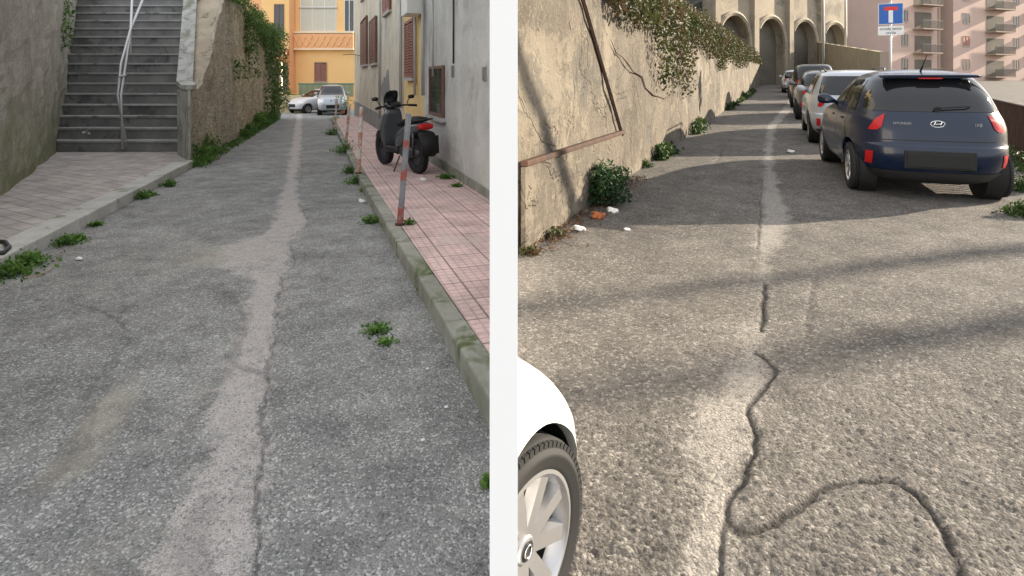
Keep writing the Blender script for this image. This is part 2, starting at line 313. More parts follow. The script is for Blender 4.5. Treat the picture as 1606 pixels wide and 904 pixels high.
def road(name,side,u0,u1,nu,nr,mat,strip,browns,cracks,amp,label=None,cj=1.):
    H=HH[side]; q=np.concatenate([np.linspace(1150,16,nr),[12,9,6]]); Yr=1350./q; u=np.linspace(u0,u1,nu)
    Y=np.repeat(Yr[:,None],nu,1); X=Y*u[None,:]; P=u[None,:]*F+CX+0*Y; Q=q[:,None]+H+0*X
    sy=[a[0] for a in strip]; xl=np.interp(Q,sy,[a[1] for a in strip]); xr=np.interp(Q,sy,[a[2] for a in strip]); st=np.interp(Q,sy,[a[3] for a in strip])
    jit=(vn(X,Y,9,1)-.5)*.10+(vn(X,Y,28,2)-.5)*.06+(vn(X,Y,2.5,11)-.5)*.06
    dd=np.minimum(P-xl,xr-P)/F*Y+jit
    patch=np.clip(.65+dd/.12,0,1.15)*st
    brown=np.zeros_like(X)
    for (bx,by,rx,ry,ang,s_) in browns:
        c=G(bx,by,side); a=math.radians(ang); dx=X-c.x;dy=Y-c.y; e=np.hypot((dx*math.cos(a)+dy*math.sin(a))/rx,(-dx*math.sin(a)+dy*math.cos(a))/ry)
        brown=np.maximum(brown,np.clip(1.6-e,0,1)*s_)
    crack=np.zeros_like(X)
    for w,s_,pts in cracks:
        wp=[tuple(G(a,b,side)[:2]) for a,b in smoothpts(pts)]
        xx=X+((vn(X,Y,14,5)-.5)*.05+(vn(X,Y,40,12)-.5)*.025)*cj; yy=Y+(vn(X,Y,14,6)-.5)*.05*cj
        crack=np.maximum(crack,np.clip(1.5-segdist(xx,yy,wp)/(w*(.6+.9*vn(X,Y,5,15))),0,1.1)*s_)
    sp=Y*Y/1350*2.; att=np.exp(-(sp/.02)**2)
    z=(-Y/60 if side=='L' else Y/60)+(vn(X,Y,1.1,3)-.5)*.02+(vn(X,Y,5,4)-.5)*.008*np.minimum(1,att+.4)
    z=z+((vn(X,Y,60,8)-.5)*.9+(vn(X,Y,130,9)-.5)*.5+(vn(X,Y,28,10)-.5)*.4)*amp*att*(1-.2*np.clip(patch,0,1))
    z=z-crack*.011-np.clip(patch,0,1)*.006
    nR=len(q); co=np.stack([X,Y,z],-1).reshape(-1,3).astype(np.float32)
    i=np.arange(nR-1)[:,None]*nu+np.arange(nu-1)[None,:]; fa=np.stack([i,i+1,i+nu+1,i+nu],-1).reshape(-1,4)
    me=bpy.data.meshes.new(name); me.vertices.add(len(co)); me.vertices.foreach_set('co',co.ravel()); me.loops.add(fa.size); me.loops.foreach_set('vertex_index',fa.ravel().astype(np.int32))
    me.polygons.add(len(fa)); me.polygons.foreach_set('loop_start',np.arange(0,fa.size,4,dtype=np.int32)); me.polygons.foreach_set('loop_total',np.full(len(fa),4,dtype=np.int32))
    me.update(calc_edges=True)
    for nm,ar in (('patch',patch),('brown',brown),('crack',crack)):
        at=me.attributes.new(nm,'FLOAT','POINT'); at.data.foreach_set('value',ar.ravel().astype(np.float32))
    return mkobj(name,me,mat,smooth=True,kind='structure',label=label)
stripL=[(150,470,474,.8),(200,462,474,.9),(250,455,470,.9),(300,440,464,.9),(340,428,482,.9),(365,415,470,.85),(385,350,458,.75),(420,345,452,.7),(440,395,447,.9),(500,384,432,.95),(560,368,424,.95),(600,345,420,.9),(700,322,412,.95),(800,275,406,.9),(904,235,402,.9),(1400,200,390,1)]
brL=[(370,400,.40,.38,0,1.),(165,650,.10,.32,15,1.),(115,725,.11,.16,10,.9),(230,860,.3,.25,0,.5),(300,640,.1,.4,0,.4),(240,405,.5,.5,0,.35),(250,330,.7,.7,0,.4)]
ckL=[(.011,.7,[(462,310),(483,348),(455,372),(460,412),(440,440),(432,520),(418,600),(412,700),(405,800),(402,904)]),
     (.02,.6,[(372,470),(385,520),(360,565),(415,583)]),(.06,.45,[(190,545),(150,620),(120,690),(70,760)]),(.012,.6,[(0,478),(90,470),(180,500),(200,520)]),
     (.04,.45,[(395,480),(370,545),(335,610),(300,660),(290,720)]),(.01,.6,[(470,225),(475,270),(466,300)]),(.05,.5,[(330,780),(300,850),(320,904)]),(.07,.4,[(230,470),(320,450),(360,470)]),(.05,.3,[(0,700),(60,640),(110,560)]),(.04,.3,[(470,600),(520,560),(600,640)])]
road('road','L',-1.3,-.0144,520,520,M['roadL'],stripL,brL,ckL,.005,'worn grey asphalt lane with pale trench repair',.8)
stripR=[(150,1243,1251,.9),(170,1229,1243,1),(190,1211,1226,1),(200,1203,1217,1),(215,1201,1214,1),(250,1199,1211,1),(300,1196,1222,1),(350,1192,1240,1),(375,1188,1228,.95),(392,1186,1216,.85),(410,1187,1212,.6),(450,1182,1203,.5),(500,1170,1197,.55),(540,1158,1200,.55),(560,1150,1205,.75),(600,1130,1200,.85),(650,1100,1172,.9),(700,1070,1180,.8),(750,1092,1160,.85),(800,1098,1140,1),(850,1082,1132,1),(904,1066,1128,1),(1400,950,1080,1)]
brR=[(1100,480,.7,.4,0,.35),(1450,420,1.2,.4,0,.4)]
ckR=[(.016,1,[(1200,445),(1196,480),(1196,520)]),(.016,1,[(1183,552),(1205,565),(1218,580),(1200,605),(1175,635),(1180,665),(1188,690),(1165,745),(1143,790),(1142,815),(1160,832),(1190,830),(1240,800),(1300,765),(1360,752),(1410,757),(1445,780),(1470,820),(1485,855),(1505,890),(1525,960)]),
     (.010,.9,[(1142,815),(1132,850),(1130,890),(1140,930)]),(.02,.5,[(1280,435),(1270,480),(1265,530)]),(.012,.7,[(1195,280),(1192,330),(1188,390)]),(.02,.4,[(920,860),(970,880),(1030,860)]),
     (.03,.5,[(1060,245),(1130,235),(1120,260)])]
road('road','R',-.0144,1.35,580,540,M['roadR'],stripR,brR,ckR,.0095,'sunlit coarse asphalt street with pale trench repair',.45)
MB().add([(-300,-60,-1.6),(300,-60,-1.6),(300,400,-1.6),(-300,400,-1.6)],[(0,1,2,3)]).obj('ground',M['earth'],kind='structure')
# ---------------------------------------------------------------- white divider added in the gap between the two views, also shades the left lane
W0=1.2; hw=22/F*W0; cd=(790-CX)/F
Md=Matrix(((1,cd,0,0),(0,1,0,0),(0,0,1,0),(0,0,0,1)))
MB().box(-hw,hw,W0,6.9,-.3,2.7,Md).obj('white_divider',M['white'],label='plain white divider added between the two street views, shading the left one',cat='wall')
# ---------------------------------------------------------------- foliage
def leaves(name,pts,size,mat,parent=None,flat=0.,nrm=None,**k):
    pts=np.asarray(pts,float); n=len(pts)
    a=rng.normal(size=(n,3)); 
    if nrm is not None: a=a*.7+np.asarray(nrm)*1.2
    a[:,2]+=flat; a/=np.linalg.norm(a,axis=1)[:,None]
    t=np.cross(a,rng.normal(size=(n,3))); t/=np.linalg.norm(t,axis=1)[:,None]; b=np.cross(a,t)
    s=size*rng.uniform(.5,1.3,n)[:,None]
    v=np.stack([pts-t*s,pts+b*s*.55+a*s*.15,pts+t*s,pts-b*s*.55+a*s*.15],1).reshape(-1,3)
    i=np.arange(n)*4; f=np.concatenate([np.stack([i,i+1,i+2],1),np.stack([i,i+2,i+3],1)]).tolist()
    me=bpy.data.meshes.new(name); me.from_pydata(v.tolist(),[],f); return mkobj(name,me,mat,parent,**k)
def weed(px,py,side,r,h,n=220,blades=40,mat='leaf',hh=0.,label='green weed tuft growing out of the kerb joint',sz=.022,stretch=1.):
    c=G(px,py,side,hh); root=top('weed_clump',label,'weed',c,group='weeds along the kerbs and walls')
    p=rng.normal(size=(n,3))*np.array([r*.45*stretch,r*.45,h*.35]); p[:,2]=np.abs(p[:,2])*(1-.4*np.hypot(p[:,0],p[:,1])/r)+.005
    leaves('foliage',p,sz,M[mat],root,world=False)
    if blades:
        m=MB()
        for _ in range(blades):
            a=random.uniform(0,6.28); x0,y0=random.gauss(0,r*.25)*stretch,random.gauss(0,r*.25); L=h*random.uniform(.6,1.3); sp=r*random.uniform(.2,.9); w=.004+.003*random.random()
            dx,dy=math.cos(a),math.sin(a); q=[]
            for t in (0,.4,.75,1): q.append((x0+dx*sp*t*t,y0+dy*sp*t*t,L*(t-.35*t*t*t)))
            vs=[]; 
            for i,t in enumerate((1,.9,.6,0.05)): vs+=[(q[i][0]-dy*w*t,q[i][1]+dx*w*t,q[i][2]),(q[i][0]+dy*w*t,q[i][1]-dx*w*t,q[i][2])]
            m.add(vs,[(0,1,3,2),(2,3,5,4),(4,5,7,6)])
        m.obj('blades',M[mat],root,world=False)
    return root
# ---------------------------------------------------------------- LEFT
def wallgrid(name,line,sgn,Ya,Yb,zb,zt,thick,mat,amp=.03,n=60,m=24,**k):
    fr=line.frame(sgn); aa=np.linspace(line.a(Ya),line.a(Yb),n); mb=MB(); vs=[];fs=[]
    for i,a in enumerate(aa):
        Y=line.P[1]+a/line.k
        for j in range(m):
            t=j/(m-1); z=zb(Y)+(zt(Y)-zb(Y))*t
            d=(nz(a,z,1.3,21)-.5)*2*amp+(nz(a,z,5,22)-.5)*amp
            vs.append((a,d,z))
        vs.append((a,-thick,zt(Y))); vs.append((a,-thick,zb(Y)))
    K=m+2
    for i in range(n-1):
        for j in range(K-1): fs.append((i*K+j,(i+1)*K+j,(i+1)*K+j+1,i*K+j+1))
    fs.append(tuple(range(K))); fs.append(tuple(range((n-1)*K,n*K))[::-1])
    mb.add(vs,fs,fr); return mb.obj(name,mat,smooth=False,**k)
wallgrid('retaining_wall',LW,-1,1.5,26,lambda y:zg('L',y)-.2,lambda y:max(3.2,4.3+(y-16)*.12),.5,M['lw'],.05,label='tall mossy grey-brown concrete retaining wall beside the stairs',cat='wall')
m=MB(); ys=np.linspace(3.4,12.7,40); vs=[]
for y in ys: vs+=[(LW.X(y)-.1,y,zg('L',y)+.13),(KL.X(y)-.2 if y<11.1 else -6.3-.3*(y-11.1),y,zg('L',y)+.13)]
m.add(vs,[(2*i,2*i+1,2*i+3,2*i+2) for i in range(len(ys)-1)]).obj('pavement',M['plat'],kind='structure',label='brown block-paved landing in front of the stairs')
def kerb(line_pts,side,width,h,topmat,inward,stone=.9,label=None):
    m1=MB()
    for (x0,y0),(x1,y1) in zip(line_pts[:-1],line_pts[1:]):
        L=math.hypot(x1-x0,y1-y0); n=max(1,round(L/stone)); dx,dy=(x1-x0)/L,(y1-y0)/L; nx,ny=(-dy*inward,dx*inward)
        for i in range(n):
            a=i*L/n+.004; b=(i+1)*L/n-.004; j=random.uniform(-.006,.006); hh=h+random.uniform(-.006,.004)
            P=[(x0+dx*a+nx*j,y0+dy*a+ny*j),(x0+dx*b+nx*j,y0+dy*b+ny*j),(x0+dx*b+nx*width,y0+dy*b+ny*width),(x0+dx*a+nx*width,y0+dy*a+ny*width)]
            m1.prism(P,[zg(side,p[1])-.1 for p in P],[zg(side,p[1])+hh+.004 for p in P])
    return m1.obj('kerb',topmat,kind='structure',bevel=.014,label=label)
kerb([(KL.X(3.0),3.0),(KL.X(11.1),11.1)],'L',.28,.135,M['kerbL'],1,1.0,'light grey stone kerb of the landing')
KR=[G(768,672,'L'),G(560,285,'L'),G(520,190,'L')]
KRn=KR[0]-(KR[1]-KR[0])*.05
krp=[(KRn.x,KRn.y),(KR[0].x,KR[0].y),(KR[1].x,KR[1].y),(KR[2].x,KR[2].y)]
kerb(krp,'L',.13,.13,M['kerb'],-1,.85,'mossy grey stone kerb')
def kx(y): return float(np.interp(y,[p[1] for p in krp],[p[0] for p in krp]))
m=MB(); ys=np.linspace(krp[0][1]+.02,29,90); vs=[]
for y in ys:
    r=min(BL.X(y)+.05,cd*y-.02) ; l=min(kx(y)+.135,r-.002); vs+=[(l,y,zg('L',y)+.13),(r,y,zg('L',y)+.13)]
m.add(vs,[(2*i,2*i+1,2*i+3,2*i+2) for i in range(len(ys)-1)]).obj('pavement',M['pink'],kind='structure',label='pink square-tiled pavement')
st=top('stone_staircase','wide flight of dark grey stone steps between two walls','staircase',(-8.3,12.5,-.1))
zs=zg('L',12.5)+.13; RI=.25; RU=.30
for i in range(21):
    y=12.5+RU*i; z=zs+RI*i
    xr=-7.0-.517*(y-12.5)+.12; xl=LW.X(y)-.5
    s_=MB().box(xl,xr,y+.02,y+RU+.06,z-.05,z+RI-.045).obj('step',M['riser'],st)
    MB().box(xl,xr,y-.012,y+RU+.07,z+RI-.044,z+RI).obj('tread',M['step'],s_,bevel=.006)
def swtop(Y): return float(np.interp(Y,[11.0,11.8,12.2,15.0,16.5,30],[1.30,1.30,1.45,3.75,3.9,3.6]))
sw=top('stone_wall','old stone retaining wall with brown render and sloping grey coping','wall',(-6.3,11.1,0))
inner=lambda Y:-6.97-.517*(Y-12.)
def swin(Y): return inner(Y) if Y>=12 else -6.27-(Y-11.1)*.778
R=[]
for Y in [11.1,11.6,12.0,12.4,13,13.7,14.4,15.2,16,17,18.5]:
    t=swtop(Y); R.append([(swin(Y),Y,-.5),(SW.X(Y)-.07,Y,-.5),(SW.X(Y)-.07,Y,t-.02),(swin(Y),Y,t)])
MB().ring(R).obj('wall_core',M['plasterbrown'],sw)
wallgrid('street_face',SW,-1,11.1,29,lambda y:zg('L',y)-.2,lambda y:swtop(y),.06,M['stone'],.06,n=110,m=24,parent=sw)
R=[]
for Y in [11.08,11.5,12.0,12.5,13,14,15,16,17.5]:
    t=swtop(Y)+.005; xi=swin(Y)-.05; w_=min(.34,max(.12,(SW.X(Y)-xi)+.03)); R.append([(xi,Y,t),(xi+w_,Y,t),(xi+w_,Y,t+.09),(xi,Y,t+.09)])
MB().ring(R).obj('coping',M['coping'],sw)
MB().prism([(-6.99,11.98),(-6.22,11.02),(-6.19,11.05),(-6.94,12.02)],-.3,1.295).obj('end_face',M['coping'],sw)
hr=top('stair_handrail','grey tubular steel handrail up the middle of the stairs','handrail',(-8.45,12.45,0))
def sp(px,py,Y): return Vector(((px-CX)/F*Y,Y,zpy(py,Y)))
MB().tube([sp(192,235,12.40),sp(190,150,12.42),sp(205,45,13.6),sp(232,-20,15.0)],.028,10).obj('rail',M['steel'],hr,smooth=True)
MB().tube([sp(200,235,12.55),sp(184,150,12.45),sp(190,100,12.8),sp(205,45,13.4),sp(208,-20,15.2)],.028,10).obj('rail',M['steel'],hr,smooth=True)
MB().tube([sp(187,120,12.6),sp(198,118,12.7)],.02,8).obj('brace',M['steel'],hr)
MB().tube([sp(205,40,14),sp(205,85,14)],.02,8).obj('baluster',M['steel'],hr)
def ivy_on(line,sgn,Ya,Yb,n,dens,mat,size,label,thick=.18,name='ivy',zr=(-.5,4.6)):
    fr=line.frame(sgn); pts=[]; c=0
    while len(pts)<n and c<n*40:
        c+=1; Y=random.uniform(Ya,Yb); z=random.uniform(*zr)
        if dens(Y,z): pts.append((line.a(Y),random.random()**1.5*thick+.01,z))
    P=np.array(pts); P=P@np.array(fr.to_3x3()).T+np.array(fr.translation)
    nn=fr.to_3x3()@Vector((0,1,0.3))
    return leaves(name,P,size,M[mat],nrm=tuple(nn),label=label,cat='ivy')
ivy_on(SW,-1,15.,29.3,5500,lambda Y,z: (z>swtop(Y)-.1-1.3*nz(Y,0,.7,31)*min(1,max(.1,(Y-15)/9)) and z<swtop(Y)+.35*nz(Y,3,1.,32)) or (z>.2 and z<swtop(Y) and nz(Y,z,1.1,33)>.86-.012*(Y-13)),'ivy',.055,'green ivy hanging over the old stone wall',.35)
ivy_on(SW,-1,24.0,29.5,3500,lambda Y,z: z>0 and z<swtop(Y)+.2 and nz(Y,z,1.2,36)>.3,'ivy',.07,'thick ivy curtain at the end of the stone wall',.7)
ivy_on(SW,-1,11.3,29,7500,lambda Y,z: z>zg('L',Y)-.02 and z<zg('L',Y)+(.12+.55*nz(Y,7,1.,34))*(1 if nz(Y,9,.8,35)>.25 else .3),'leaf',.045,'low green plants along the foot of the stone wall',.3,zr=(-.5,.6))
ivy_on(LW,-1,12.6,15.5,450,lambda Y,z: z>2+ .3*(Y-12.6) and nz(Y,z,1.1,38)>.7,'ivy',.05,'small fern tufts sprouting from the mossy wall',.15)
for (px,py,r,h,n) in [(12,432,.22,.16,420),(45,415,.16,.15,260),(106,384,.13,.13,220),(122,378,.08,.08,80),(150,355,.08,.07,80),(222,312,.12,.13,160),(235,308,.1,.1,120),(265,292,.13,.13,180),(310,262,.25,.3,260),(190,246,.14,.16,160)]:
    weed(px,py,'L',r,h,n,50 if py>300 else 25)
for (px,py,r,h,n,hh) in [(583,350,.14,.12,160,0),(575,300,.1,.1,120,0),(560,288,.22,.2,320,0),(548,272,.16,.2,260,0),(540,240,.3,.35,520,.05),(520,212,.3,.35,420,0),(640,352,.07,.06,70,.13),(700,280,.16,.1,180,.13),(715,293,.1,.06,80,.13),(765,760,.03,.04,40,0),(528,190,.4,.4,300,0),(600,200,.3,.4,300,.13)]:
    weed(px,py,'L',r,h,n,30,hh=hh)
weed(592,520,'L',.12,.04,170,30,label='fallen green twig lying on the asphalt',stretch=.8,sz=.016)
weed(605,540,'L',.07,.03,90,10,label='fallen green twig lying on the asphalt',sz=.016)
# ---------------------------------------------------------------- windows
def window(fr,a0,a1,z0,z1,parent,frame='wframe',shut=None,slat=.06,pane='glass',mull=1):
    m=MB(); t=.05
    m.box(a0,a1,.01,.05,z0,z0+t,fr).box(a0,a1,.01,.05,z1-t,z1,fr).box(a0,a0+t,.01,.048,z0+t,z1-t,fr).box(a1-t,a1,.01,.048,z0+t,z1-t,fr)
    for i in range(mull): c=a0+(a1-a0)*(i+1)/(mull+1); m.box(c-t/2,c+t/2,.01,.046,z0+t,z1-t,fr)
    w=m.obj('window',M[frame],parent)
    MB().box(a0+.02,a1-.02,.002,.022,z0+.02,z1-.02,fr).obj('pane',M[pane],w)
    MB().box(a0-.06,a1+.06,.003,.10,z0-.07,z0-.005,fr).obj('sill',M['trim'],w)
    if shut:
        m=MB(); mid=(a0+a1)/2
        for (b0,b1) in ((a0-.02,mid-.01),(mid+.01,a1+.02)):
            m.box(b0,b0+.06,.052,.09,z0,z1,fr).box(b1-.06,b1,.052,.09,z0,z1,fr).box(b0+.06,b1-.06,.052,.088,z0,z0+.06,fr).box(b0+.06,b1-.06,.052,.088,z1-.06,z1,fr)
            k=int((z1-z0-.12)/slat)
            for i in range(k): z=z0+.06+i*slat; m.box(b0+.06,b1-.06,.056,.078,z+.008,z+slat-.012,fr)
        m.obj('shutter',M[shut],w)
    return w
fB=BL.frame(1)
def bwin(parent,pxa,pxb,pyt,pyb,**k):
    Ya,Yb=BL.Y(pxb),BL.Y(pxa); Yc=(Ya+Yb)/2; return window(fB,BL.a(Ya),BL.a(Yb),zpy(pyb,Yc),zpy(pyt,Yc),parent,**k)
def bpipe(px0,pyt,pyb,r,parent,mat='pipe',name='drainpipe',off=.06):
    Y=BL.Y(px0); a=BL.a(Y); return MB().tube([(a,off,zpy(pyb,Y)),(a,off,zpy(pyt,Y))],r,8,fB).obj(name,M[mat],parent,smooth=True)
b1=top('house','grey rendered house with stained walls facing the pavement','house',(-.9,9,0),group='houses lining the pavement')
MB().prism([(BL.X(6.64),6.64),(BL.X(11.45),11.45),(1.2,11.45),(.3,6.64)],-.4,5.0).obj('wall',M['greyplaster'],b1)
bwin(b1,676,698,104,182,frame='brownw',mull=0)
bpipe(668,-30,150,.035,b1); bpipe(713,-30,100,.014,b1,'dark','cable',.02); bpipe(684,-30,120,.02,b1,'pipe')
for px,py in ((711,112),(761,116)):
    Y=BL.Y(px); a=BL.a(Y); z=zpy(py,Y); v=MB().box(a-.07,a+.07,.002,.02,z-.09,z+.09,fB)
    for i in range(5): v.box(a-.06,a+.06,.02,.03,z-.075+i*.033,z-.06+i*.033,fB)
    v.obj('air_vent',M['greydark'],b1)
b2=top('house','narrow yellow rendered house with brown shutters','house',(-2.1,12.7,0),group='houses lining the pavement')
MB().prism([(BL.X(11.46),11.46),(BL.X(14.0),14.0),(1.8,14.),(1.2,11.46)],-.4,5.6,).obj('wall',M['yellow'],b2)
bwin(b2,640,653,32,122,frame='brownw',shut='shut')
Y=BL.Y(660);a=BL.a(Y)
MB().box(a-.4,a+.35,.05,.35,zpy(25,Y),zpy(-5,Y),fB).obj('air_conditioner',M['wframe'],b2,bevel=.01)
bpipe(655,-40,150,.03,b2)
b3=top('house','long beige rendered house with peeling plaster and brown shutters','house',(-5,20,0),group='houses lining the pavement')
MB().prism([(BL.X(14.01),14.01),(BL.X(31.),31.),(0,31),(1.8,14.01)],-.8,7.2).obj('wall',M['beige'],b3)
for (x0,x1,t,b) in ((568,577,30,102),(582,592,30,100)): bwin(b3,x0,x1,t,b,frame='brownw',shut='brownw',slat=.1)
bwin(b3,604,614,-30,20,frame='brownw',shut='shut'); bwin(b3,568,577,-50,-5,frame='brownw',shut='brownw',slat=.1)
bpipe(598,-40,185,.04,b3); bpipe(632,-40,170,.04,b3)
m=MB(); Y=BL.Y(605); a=BL.a(Y); P=[]
for k in range(24):
    t=2*math.pi*k/24; r=1+.22*math.sin(3*t+1)+.12*math.sin(7*t); P.append((a+1.0*r*math.cos(t),.006,zpy(150,Y)+.72*r*math.sin(t)))
m.add(P,[tuple(range(24))],fB).obj('peeled_render',M['greydark'],b3)
MB().box(BL.a(14.1),BL.a(30.9),.002,.03,-.8,.35,fB).obj('plinth',M['greydark'],b3)
MB().box(BL.a(6.7),BL.a(11.4),.002,.02,-.3,.12,fB).obj('plinth',M['kerb'],b1)
ya=BL.Y(566); P0=Vector((BL.X(ya),ya,zpy(88,ya)))
MB().tube([P0,P0+Vector((-.4,-.1,.08)),P0+Vector((-.8,-.2,.04))],.014,8).obj('wall_bracket',M['dark'],b3)
# ---------------------------------------------------------------- orange building
YO=42.
ob=top('apartment_building','bright orange apartment building with white windows and balcony','apartment building',(-15,YO,-.7))
def ox(px): return (px-CX)/F*YO
def oz(py): return zpy(py,YO)
def obx(x0,x1,t,b,d0,d1,name,mat,par=ob,bev=0): return MB().box(ox(x0),ox(x1),YO-d1,YO-d0,oz(b),oz(t)).obj(name,M[mat],par,bevel=bev)
obx(463,575,-50,175,-8,0,'wall','orange'); obx(300,462.5,-50,175,-8,1.0,'wall','orange2')
obx(420,462.4,-40,78,1.002,1.1,'wall_panel','orange')
for z in (52,78): obx(463,556,z-2,z+1,.0,.35,'string_course','peach')
obx(463,556,54,76,.25,.33,'balcony_front','orange2')
for i in range(9):
    x=468+i*10; m=MB()
    for s in (1,-1): m.tube([(ox(x-4.5),YO-.36,oz(74 if s>0 else 57)),(ox(x+4.5),YO-.36,oz(57 if s>0 else 74))],.03,6)
    m.obj('balcony_lattice',M['orange'],ob)
frO=Matrix(((1,0,0,0),(0,-1,0,YO),(0,0,1,0),(0,0,0,1))); frO2=Matrix(((1,0,0,0),(0,-1,0,YO-1.1),(0,0,1,0),(0,0,0,1)))
window(frO,ox(471),ox(528),oz(50),oz(12),ob,mull=2,pane='glassp'); window(frO,ox(471),ox(528),oz(12),oz(-25),ob,mull=2,pane='glassp')
window(frO,ox(540),ox(556),oz(50),oz(0),ob); window(frO2,ox(440),ox(455),oz(60),oz(10),ob,frame='brownw')
window(frO,ox(494),ox(512),oz(128),oz(98),ob,frame='brownw',shut='shut',slat=.1)
obx(432,460,99,146,1.0,1.12,'entrance','archdark'); 
for x in (436,444,452): obx(x,x+1,99,146,1.12,1.17,'door_frame','brownw')
m=MB(); m.add([(ox(420),YO-1.1,oz(78)),(ox(463),YO-1.1,oz(78)),(ox(463),YO-2.6,oz(96)),(ox(418),YO-2.6,oz(96)),(ox(420),YO-1.1,oz(82)),(ox(463),YO-1.1,oz(82)),(ox(463),YO-2.6,oz(99)),(ox(418),YO-2.6,oz(99))],[(0,1,2,3),(4,7,6,5),(3,2,6,7),(1,5,6,2),(0,3,7,4)]).obj('porch_roof',M['terra'],ob)
for x in (424,460): obx(x,x+3,98,150,2.3,2.5,'porch_column','peach')
gf=top('green_railing','low green metal railing in front of orange building','railing',(-13,38.5,-.6))
m=MB()
for i in range(46): x=-14.3+i*.08; m.box(x,x+.05,38.5,38.53,zpy(152,38.5),zpy(133,38.5))
m.box(-14.35,-10.6,38.49,38.54,zpy(133,38.5),zpy(131,38.5)).obj('bars',M['greenf'],gf)
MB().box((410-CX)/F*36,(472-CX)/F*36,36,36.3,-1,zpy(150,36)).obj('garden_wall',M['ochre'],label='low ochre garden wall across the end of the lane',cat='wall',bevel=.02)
pl=top('palm_shrub','small palm shrub growing behind the low garden wall','palm',((452-CX)/F*38,38,-.5))
m=MB()
for k in range(26):
    a=random.uniform(0,6.28); e=random.uniform(.2,1.2); L=random.uniform(.7,1.1); c=Vector((0,0,1.0)); pts=[]
    for t in (0,.3,.6,1): pts.append(c+Vector((math.cos(a)*math.cos(e)*L*t,math.sin(a)*math.cos(e)*L*t,math.sin(e)*L*t-.5*t*t)))
    for q in range(3):
        w=Vector((-math.sin(a),math.cos(a),0))*.05; m.add([pts[q]-w,pts[q]+w,pts[q+1]+w*.6,pts[q+1]-w*.6],[(0,1,2,3)])
m.obj('crown',M['leaf'],pl,world=False); MB().tube([(0,0,-.3),(.03,0,.5),(0,0,1.05)],[.1,.08,.07]).obj('trunk',M['wood'],pl,world=False)
pp=G(536,178,'L',.1); po=top('potted_plant','leafy plant in a terracotta pot by the kerb','plant',pp)
MB().lathe([(0,0),(.16,0),(.22,.35),(.19,.36),(.0,.33)],20).obj('pot',M['terra'],po,world=False)
p=rng.normal(size=(350,3))*np.array([.22,.22,.2]); p[:,2]+=.6; leaves('foliage',p,.06,M['leaf'],po,world=False)
# ---------------------------------------------------------------- bollards
def bollard(base,topv,r,mA,mB_,bands,label):
    base=Vector(base);topv=Vector(topv); L=(topv-base).length; q=(topv-base).to_track_quat('Z','Y').to_matrix().to_4x4()
    o=top('bollard',label,'bollard',base,group='leaning steel posts along the kerb'); Mx=Matrix.Translation(base)@q
    MB().lathe([(0,-.05),(r,-.05),(r,L-.01),(r*.8,L),(0,L)],16,Mx).obj('post',M[mA],o,smooth=False)
    MB().lathe([(r*1.7,0),(r*1.7,.012),(r,.02)],16,Mx).obj('base_plate',M['rust'],o)
    for a,b in bands: MB().lathe([(r,a*L),(r+.002,a*L),(r+.002,b*L),(r,b*L)],16,Mx).obj('painted_band',M[mB_],o)
def bo(px,py,px2,py2,r,mA,mB_,bands,label):
    b=G(px,py,'L',.13); t=Vector(((px2-CX)/F*b.y,b.y,zpy(py2,b.y))); bollard(b,t,r,mA,mB_,bands,label)
bo(627,353,641,178,.03,'postg','red',[(.02,.17),(.40,.50),(.68,.76)],'leaning grey steel post with worn red bands on the pavement')
bo(562,272,567,168,.032,'postw','orangep',[(.0,.22),(.42,.62),(.85,.97)],'white and faded orange steel post at the kerb')
bo(543,222,548,165,.035,'postw','orangep',[(.0,.25),(.5,.7)],'white and faded orange steel post at the kerb')
bo(525,205,528,155,.035,'postw','orangep',[(.2,.4),(.7,.9)],'white and faded orange steel post at the kerb')
